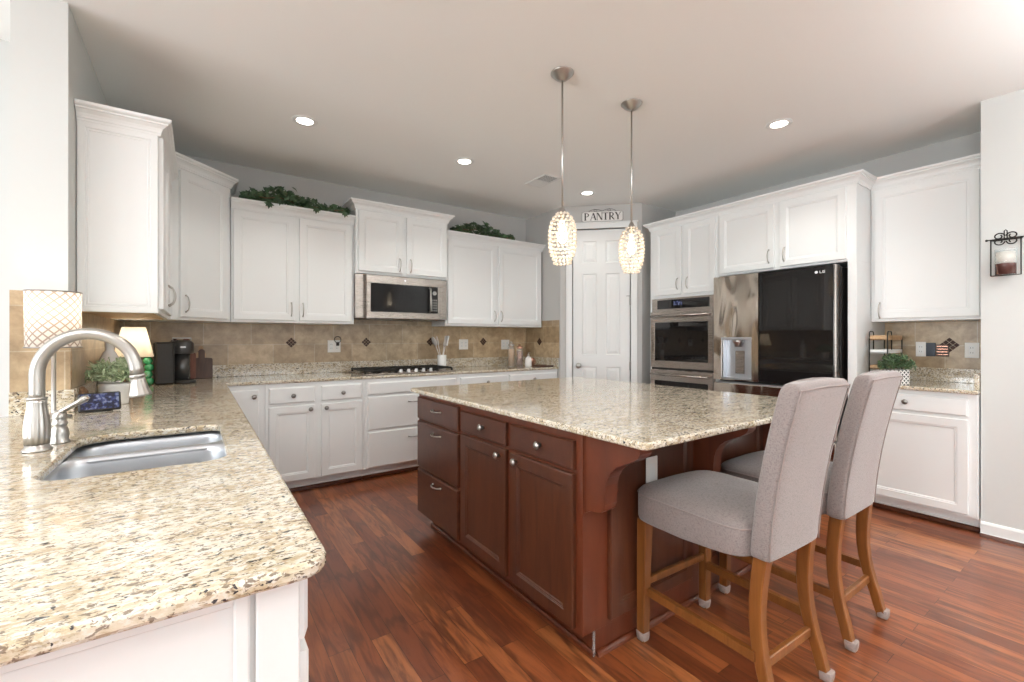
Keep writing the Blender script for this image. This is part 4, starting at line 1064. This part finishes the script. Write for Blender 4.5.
def foliage(mb, c, rx, rz, n, s, rd, ivy=False, hemi=True):
    for i in range(n):
        a = rd.uniform(0, 6.28); el = math.asin(rd.uniform(-.15 if hemi else -1, 1)); r = rd.uniform(.45, 1)
        d = Vector((math.cos(a) * math.cos(el), math.sin(a) * math.cos(el), math.sin(el)))
        p = (c[0] + d.x * rx * r, c[1] + d.y * rx * r, c[2] + d.z * rz * r)
        nn = Vector((rd.uniform(-1, 1), rd.uniform(-1, 1), rd.uniform(-.2, 1))); ivy_leaf(mb, p, s * rd.uniform(.7, 1.25), nn, rd.uniform(0, 6.28), ivy)

# ------------------------------------------------------------------ counter objects, left side
rd = random.Random(5)
CT = .9148
dl = thing('table_lamp', 'lit drum table lamp with a quatrefoil patterned shade behind the faucet', 'lamp', (-.492, 2.600, CT))
mb = MB(); mb.lathe([(.055, 0), (.055, .006), (.030, .012), (.009, .018), (.0075, .03), (.0075, .345), (.012, .35), (.012, .375), (.001, .376)], n=24); mb.build('base', M['nickel'], dl)
mb = MB(); mb.lathe([(.083, .292), (.085, .52)], n=64, cap=False); mb.build('lamp_shade', M['drum'], dl)
mb = MB()
for z in (.292, .52): mb.tube([(.0845 * math.cos(k * PI / 20), .0845 * math.sin(k * PI / 20), z) for k in range(41)], .003, 6)
mb.tube([(-.084, 0, .50), (.084, 0, .50)], .0015, 6); mb.tube([(0, 0, .37), (0, 0, .50)], .0015, 6)
mb.build('shade_rim', M['darknickel'], dl)
mb = MB(); mb.sphere((0, 0, .41), .028, 16, 10); mb.build('bulb', M['bulb'], dl)
def glow(loc, e, r=.03, c=(1, .80, .55)):
    d = bpy.data.lights.new('lamp_glow', 'POINT'); d.energy = e; d.color = c; d.shadow_soft_size = r
    o = bpy.data.objects.new('lamp_glow', d); COL.objects.link(o); o.location = loc
glow((-.492, 2.600, CT + .455), 0.75, .03, (1, .88, .74))

tl2 = thing('table_lamp', 'small lit lamp with plain tapered cream shade left of the coffee maker', 'lamp', (-.357, 3.90, CT))
mb = MB()
for k in range(3):
    a = 2 * PI * k / 3 + .4; mb.tube([(.075 * math.cos(a), .075 * math.sin(a), 0), (.012 * math.cos(a), .012 * math.sin(a), .22)], .006, 8)
mb.tube([(0, 0, .20), (0, 0, .25)], .014, 12); mb.build('tripod_base', M['lightwood'], tl2)
mb = MB(); mb.lathe([(.106, .205), (.063, .402)], n=40, cap=False); mb.build('lamp_shade', M['shade'], tl2)
mb = MB(); mb.sphere((0, 0, .285), .024, 14, 8); mb.build('bulb', M['bulb'], tl2)
glow((-.357, 3.90, CT + .33), 0.42, .03, (1, .88, .72))
glow((-.357, 3.90, CT + .24), 0.4, .03)

gs = thing('green_glass_stack', 'stack of shiny green glass balls beside the coffee maker', 'ornament', (-.290, 4.02, CT))
mb = MB()
for i in range(4): mb.sphere((.004 * (-1) ** i, 0, .028 + i * .048), .029, 14, 8)
mb.build('glass_balls', M['green'], gs)

pl = thing('potted_plant', 'pale green leafy plant in white pot behind the smart display', 'plant', (-.345, 2.97, CT))
mb = MB(); mb.lathe([(.052, 0), (.054, .004), (.062, .09), (.065, .105), (.060, .105), (.056, .095), (.001, .093)], n=24); mb.build('pot', M['ceramic'], pl)
mb = MB(); foliage(mb, (0, 0, .135), .118, .10, 620, .017, rd)
for i in range(50):
    a = rd.uniform(0, 6.28); r = rd.uniform(.05, .13); mb.tube([(0, 0, .11), (.5 * r * math.cos(a), .5 * r * math.sin(a), .17), (r * math.cos(a), r * math.sin(a), .15 + rd.uniform(0, .08))], .0012, 4)
mb.build('foliage', M['sage'], pl)
bk_ = thing('wicker_pot', 'small brown wicker ball ornament between the display and wall end', 'ornament', (-.448, 2.865, CT))
mb = MB(); mb.sphere((0, 0, .052), .052, 14, 9, sc=(.48, .8, 1)); mb.build('ball', M['burlap'], bk_)
jg = thing('glass_jug', 'white glass jug with looped handle standing behind the leafy plant', 'jug', (-.405, 3.30, CT))
mb = MB(); mb.lathe([(.040, 0), (.045, .01), (.048, .08), (.046, .20), (.030, .245), (.020, .26), (.020, .30), (.024, .305), (.001, .306)], n=24); mb.build('body', M['ceramic'], jg)
mb = MB(); mb.tube([(.018, 0, .29), (.05, 0, .285), (.068, 0, .25), (.066, 0, .20), (.046, 0, .17)], .005, 8); mb.build('handle', M['ceramic'], jg)

sd = thing('smart_display', 'black tablet-like smart display with glowing blue screen on the granite', 'display', (-.362, 2.700, CT), math.radians(14))
mb = MB(); T = Matrix.Rotation(math.radians(-18), 4, 'X')
mb.box(-.072, -.006, .004, .072, .010, .088, .005); mb.xf(T); mb.build('case', M['black'], sd)
mb = MB(); mb.box(-.064, -.0075, .012, .064, -.0062, .081); mb.xf(T); mb.build('screen', M['screen'], sd)
mb = MB(); mb.prism([(.015, 0), (.045, 0), (.040, .04), (.032, .065)], 'x', -.045, .045); mb.build('stand', M['black'], sd)

cm = thing('coffee_maker', 'black single-serve coffee maker with round brewing head in the counter corner', 'coffee maker', (-.150, 4.12, CT), math.radians(6))
mb = MB(); mb.box(-.115, -.13, 0, -.005, .13, .300, .012); mb.build('water_tank_body', M['black'], cm)
mb = MB(); mb.lathe([(.070, .215), (.073, .22), (.073, .290), (.066, .300), (.052, .312), (.001, .314)], (.045, -.02, 0), 32); hd_o = mb.build('brew_head', simple('dark_grey_plastic', (.045, .043, .042), .3), cm)
mb = MB(); mb.box(.030, -.0945, .262, .062, -.0925, .267); mb.build('badge', M['logo'], hd_o)
mb = MB(); mb.lathe([(.052, .02), (.052, .215)], (.045, .0, 0), 28); mb.build('column', simple('charcoal_sheen', (.09, .088, .085), .25, .5), cm)
mb = MB(); mb.lathe([(.062, 0), (.065, .004), (.065, .020), (.060, .024), (.001, .024)], (.060, -.085, 0), 28); mb.build('drip_tray', M['black'], cm)
mb = MB(); mb.tube([(-.01, -.02, .312), (-.01, -.02, .330), (.10, -.02, .330), (.10, -.02, .312)], .005, 8); mb.build('lever', M['nickel'], cm)

def board(name, label, x, w, h, hw_, hh, rx, m, y=4.43, round_top=True, rz=0):
    t = thing(name, label, 'cutting board', (x, y, CT), rz, 'cutting boards leaning on the backsplash')
    poly = rounded([(-w / 2, 0), (w / 2, 0), (w / 2, h), (hw_, h + .004), (hw_, h + hh), (-hw_, h + hh), (-hw_, h + .004), (-w / 2, h)], [.01, .01, .015, .004, hw_ * .95, hw_ * .95, .004, .015], 5)
    mb = MB(); mb.prism(poly, 'y', -.008, .008); mb.xf(Matrix.Rotation(math.radians(rx), 4, 'X')); mb.build('board', m, t)
    return t
board('cutting_board', 'tall reddish wooden paddle board half hidden behind the coffee maker', -.085, .13, .21, .026, .12, -9, M['redboard'], 4.452)
board('cutting_board', 'dark brown square cutting board with short handle leaning on the backsplash', .018, .150, .165, .022, .075, -10, M['walnut'], 4.455)
board('cutting_board', 'pale slim wooden paddle behind the dark square cutting board', .012, .07, .21, .016, .055, -7, M['lightwood'], 4.482)

# ------------------------------------------------------------------ back counter right of the cooktop
uc = thing('utensil_crock', 'white ceramic crock standing beside the cooktop', 'crock', (2.12, 4.33, CT))
mb = MB(); mb.lathe([(.044, 0), (.047, .003), (.047, .150), (.043, .150), (.041, .02), (.001, .02)], n=28); mb.build('crock', M['ceramic'], uc)
for i, (dx, dy, kind, lab) in enumerate(((-.075, -.01, 's', 'grey cooking spoon leaning left in the white crock'), (.02, -.01, 't', 'grey slotted turner upright in the white crock'), (-.03, .02, 's', 'grey spoon at the middle of the white crock'), (.045, .01, 'b', 'pale spatula leaning right in the white crock'))):
    u = thing('kitchen_utensil', lab, 'utensil', (2.12, 4.33, CT + .022), 0, 'utensils in the crock')
    p0 = Vector((-dx * .25, -dy * .2, .0)); p1 = Vector((dx, dy, .225)); d = (p1 - p0).normalized()
    mb = MB(); mb.tube([p0, p1], .005, 8); mb.build('shaft', M['silicone'], u)
    mb = MB(); q = d.to_track_quat('Z', 'Y').to_matrix().to_4x4(); q.translation = p1
    k = {'s': (.040, .012, .052), 't': (.036, .006, .055), 'b': (.034, .008, .058)}[kind]
    mb.sphere((0, 0, k[2]), 1, 14, 10, sc=(k[0], k[1], k[2])) if kind == 's' else mb.box(-k[0], -k[1], 0, k[0], k[1], k[2] * 1.9, .005)
    mb.xf(q); mb.build('head', M['silicone'] if kind != 'b' else M['ceramic'], u)
def canister(label, x, y, r, h, fill, lidm, name='storage_jar', ff=.85):
    t = thing(name, label, 'jar', (x, y, CT), 0, 'jars at the end of the back counter')
    mb = MB(); mb.lathe([(r * .94, 0), (r, .004), (r, h * .9), (r * .8, h * .96), (r * .8, h), (r * .76, h)], n=24, cap=False); mb.build('glass', M['glass'], t)
    mb = MB(); mb.lathe([(.001, .004), (r * .90, .005), (r * .90, h * ff), (.001, h * ff + .004)], n=20, cap=False); mb.build('contents', fill, t)
    mb = MB(); mb.lathe([(r * .86, h), (r * .88, h + .004), (r * .88, h + .022), (r * .5, h + .03), (.012, h + .033), (.016, h + .05), (.001, h + .055)], n=24); mb.build('lid', lidm, t)
canister('tall glass jar of pasta with silver lid, left of the bronze jar', 3.00, 4.30, .040, .235, M['pasta'], M['nickel'])
canister('tall bronze-filled glass jar between the pasta jar and the white bottle', 3.10, 4.27, .040, .205, M['copper'], M['copper'])
sb = thing('soap_bottle', 'short white bottle in front of the glass jars', 'bottle', (3.115, 4.12, CT))
mb = MB(); mb.lathe([(.036, 0), (.039, .004), (.039, .085), (.030, .105), (.014, .112), (.014, .125), (.001, .126)], n=24); mb.build('bottle', M['ceramic'], sb)
mb = MB(); mb.lathe([(.016, .124), (.016, .140), (.005, .142), (.005, .16), (.001, .16)], n=14); mb.box(-.004, -.035, .156, .004, .006, .164, .002); mb.build('pump', M['nickel'], sb)
ty = thing('copper_mug', 'small copper coloured mug right of the white bottle', 'mug', (3.225, 4.20, CT))
mb = MB(); mb.lathe([(.030, 0), (.034, .004), (.036, .07), (.034, .095), (.031, .095), (.030, .01), (.001, .008)], n=24); mb.build('cup', M['copper'], ty)
mb = MB(); mb.tube([(.032, 0, .08), (.052, 0, .075), (.056, 0, .05), (.050, 0, .03), (.033, 0, .025)], .004, 8); mb.build('handle', M['copper'], ty)
dk = thing('dark_tray', 'flat dark tray at the right end of the back counter', 'tray', (3.25, 4.02, CT))
mb = MB(); mb.box(-.09, -.075, 0, .10, .075, .010, .004); mb.box(-.09, -.075, .008, .10, -.068, .018, .002); mb.box(-.09, .068, .008, .10, .075, .018, .002); mb.build('tray', M['walnut'], dk)

def outlet(label, u, z, w=.118, h=.116, wall='back', plug=None, n=2):
    if wall == 'back': t = thing('outlet_plate', label, 'outlet', (u, YB - .0095, z), 0, 'wall outlets on the backsplash')
    else: t = thing('outlet_plate', label, 'outlet', (XR - .0095, u, z), -PI / 2, 'wall outlets on the backsplash')
    mb = MB(); mb.box(-w / 2, -.006, -h / 2, w / 2, 0, h / 2, .002); mb.build('plate', M['plate'], t)
    for i in range(n):
        c = (i - (n - 1) / 2) * w / 2.2
        mb = MB(); mb.box(c - .017, -.008, -.034, c + .017, -.006, .034, .002); s = mb.build('socket', M['trim'], t)
        mb = MB()
        for sz in (-.018, .018):
            for sx in (-.006, .006): mb.box(c + sx - .001, -.0085, sz - .005, c + sx + .001, -.008, sz + .005)
        mb.build('slot', M['dark'], s)
    return t
outlet('white outlet plate with a black ring plugged in, left of the cooktop', 1.068, 1.165)
outlet('white outlet plate right of the utensil crock', 2.485, 1.172)
outlet('white outlet plate left of the glass jars, under the right cabinet', 3.062, 1.165)
nl = thing('plug_in_ring', 'black ring shaped plug-in hanging on the left outlet plate', 'plug', (1.098, YB - .019, 1.195))
mb = MB(); mb.tube([(.030 * math.cos(k * PI / 12), -.006, .035 + .030 * math.sin(k * PI / 12)) for k in range(25)], .0035, 8); mb.box(-.014, -.012, -.025, .014, .0, .010, .003); mb.build('ring', M['iron'], nl)
outlet('white outlet plate on the tile beside the dark blue switch panel', 1.030, 1.158, .060, .114, 'right', n=1)
outlet('white switch plate near the end wall at the right edge of the tile', .748, 1.155, .075, .112, 'right', n=1)
bp_ = thing('switch_panel', 'dark blue glossy switch panel between the outlet and the brown diamond tile', 'switch', (XR - .0095, .972, 1.156), -PI / 2)
mb = MB(); mb.box(-.028, -.008, -.052, .028, 0, .052, .002); mb.build('panel', M['bluepanel'], bp_)
bs_ = thing('key_rack', 'small brown slatted rack mounted beside the blue switch panel', 'rack', (XR - .0095, .905, 1.150), -PI / 2)
mb = MB(); mb.box(-.036, -.008, -.045, .036, 0, .045, .002); mb.build('backplate', M['walnut'], bs_)
for i in range(4):
    mb = MB(); mb.box(-.032, -.014, -.034 + i * .021, .030, -.008, -.028 + i * .021, .001); mb.build('slat', M['copper'], bs_)

# ------------------------------------------------------------------ right counter
pp = thing('potted_plant', 'dark green bushy plant in a black and white lattice pot right of the fridge', 'plant', (4.095, 1.045, CT), math.radians(-30))
mb = MB(); mb.box(-.052, -.052, 0, .052, .052, .105, .003); mb.build('pot', M['lattice'], pp)
mb = MB(); foliage(mb, (0, 0, .125), .11, .10, 420, .020, rd); mb.build('foliage', M['herb'], pp)
rk = thing('wire_tray_rack', 'black wire two-tier rack with wooden trays against the fridge panel', 'rack', (4.36, 1.175, CT))
for y in (-.055, .055):
    mb = MB(); mb.tube([(-.17, y, .045), (-.165, y, .02), (-.14, y, .004), (.14, y, .004), (.16, y, .02), (.165, y, .05), (.165, y, .33)], .004, 8)
    mb.tube([(-.17, y, .045), (-.17, y, .36), (-.165, y, .375), (-.15, y, .38), (-.10, y, .38), (-.085, y, .375), (-.08, y, .36), (-.08, y, .24)], .004, 8); mb.build('side_wire', M['iron'], rk)
for z, m, h in ((.315, M['lightwood'], .035), (.215, M['ceramic'], .028), (.095, M['lightwood'], .03)):
    mb = MB(); mb.box(-.168, -.055, z, .163, .055, z + .008); mb.box(-.168, -.058, z, .163, -.050, z + h, .002); mb.box(-.168, .050, z, .163, .058, z + h, .002); mb.box(-.168, -.055, z, -.160, .055, z + h, .002); mb.box(.155, -.055, z, .163, .055, z + h, .002)
    mb.build('tray', m, rk)

# candle sconce on the end wall (front faces -x)
sn = thing('candle_sconce', 'black scrolled iron wall sconce with a candle in brown and clear glass', 'sconce', (XS - .001, .502, 1.625), -PI / 2)
mb = MB(); y = -.052; hw_ = .062
mb.tube([(-hw_, y, .0), (hw_, y, .0), (hw_, y, .222), ], .0035, 8); mb.tube([(-hw_, y, 0), (-hw_, y, .222)], .0035, 8)
mb.tube([(-hw_ - .018, y, .222), (hw_ + .018, y, .222)], .004, 8); mb.sphere((-hw_ - .018, y, .222), .007, 8, 6); mb.sphere((hw_ + .018, y, .222), .007, 8, 6)
mb.tube([(-hw_, y, .222), (-hw_, -.004, .222)], .0035, 8); mb.tube([(hw_, y, .222), (hw_, -.004, .222)], .0035, 8); mb.tube([(-hw_, -.004, .222), (hw_, -.004, .222)], .0035, 8)
mb.build('frame', M['iron'], sn)
mb = MB()
for sx in (-1, 1):
    for sz in (-1, 1):
        pts = []
        for i in range(22):
            a = i / 21 * 2 * PI * 1.15; r = .024 - .014 * i / 21
            pts.append((sx * (.025 - r * math.cos(a) + .002), y - .003, .222 + sz * (.022 + .9 * r * math.sin(a) - .006)))
        mb.tube(pts, .0038, 6)
mb.tube([(-.006, y, .222), (-.006, y, .268), (0, y, .275), (.006, y, .268), (.006, y, .222)], .003, 6)
mb.build('scroll', M['iron'], sn)
mb = MB(); mb.lathe([(.045, .004), (.045, .064), (.0455, .066), (.0455, .07)], (0, y, 0), 28); mb.build('candle_cup', M['maroon'], sn)
mb = MB(); mb.lathe([(.047, .070), (.048, .158), (.045, .158), (.044, .072)], (0, y, 0), 28, cap=False); mb.build('glass_rim', M['glass'], sn)
mb = MB(); mb.lathe([(.041, .070), (.041, .140), (.001, .138)], (0, y, 0), 24); mb.tube([(0, y, .138), (0, y, .150)], .001, 6); mb.build('candle', M['candle'], sn)
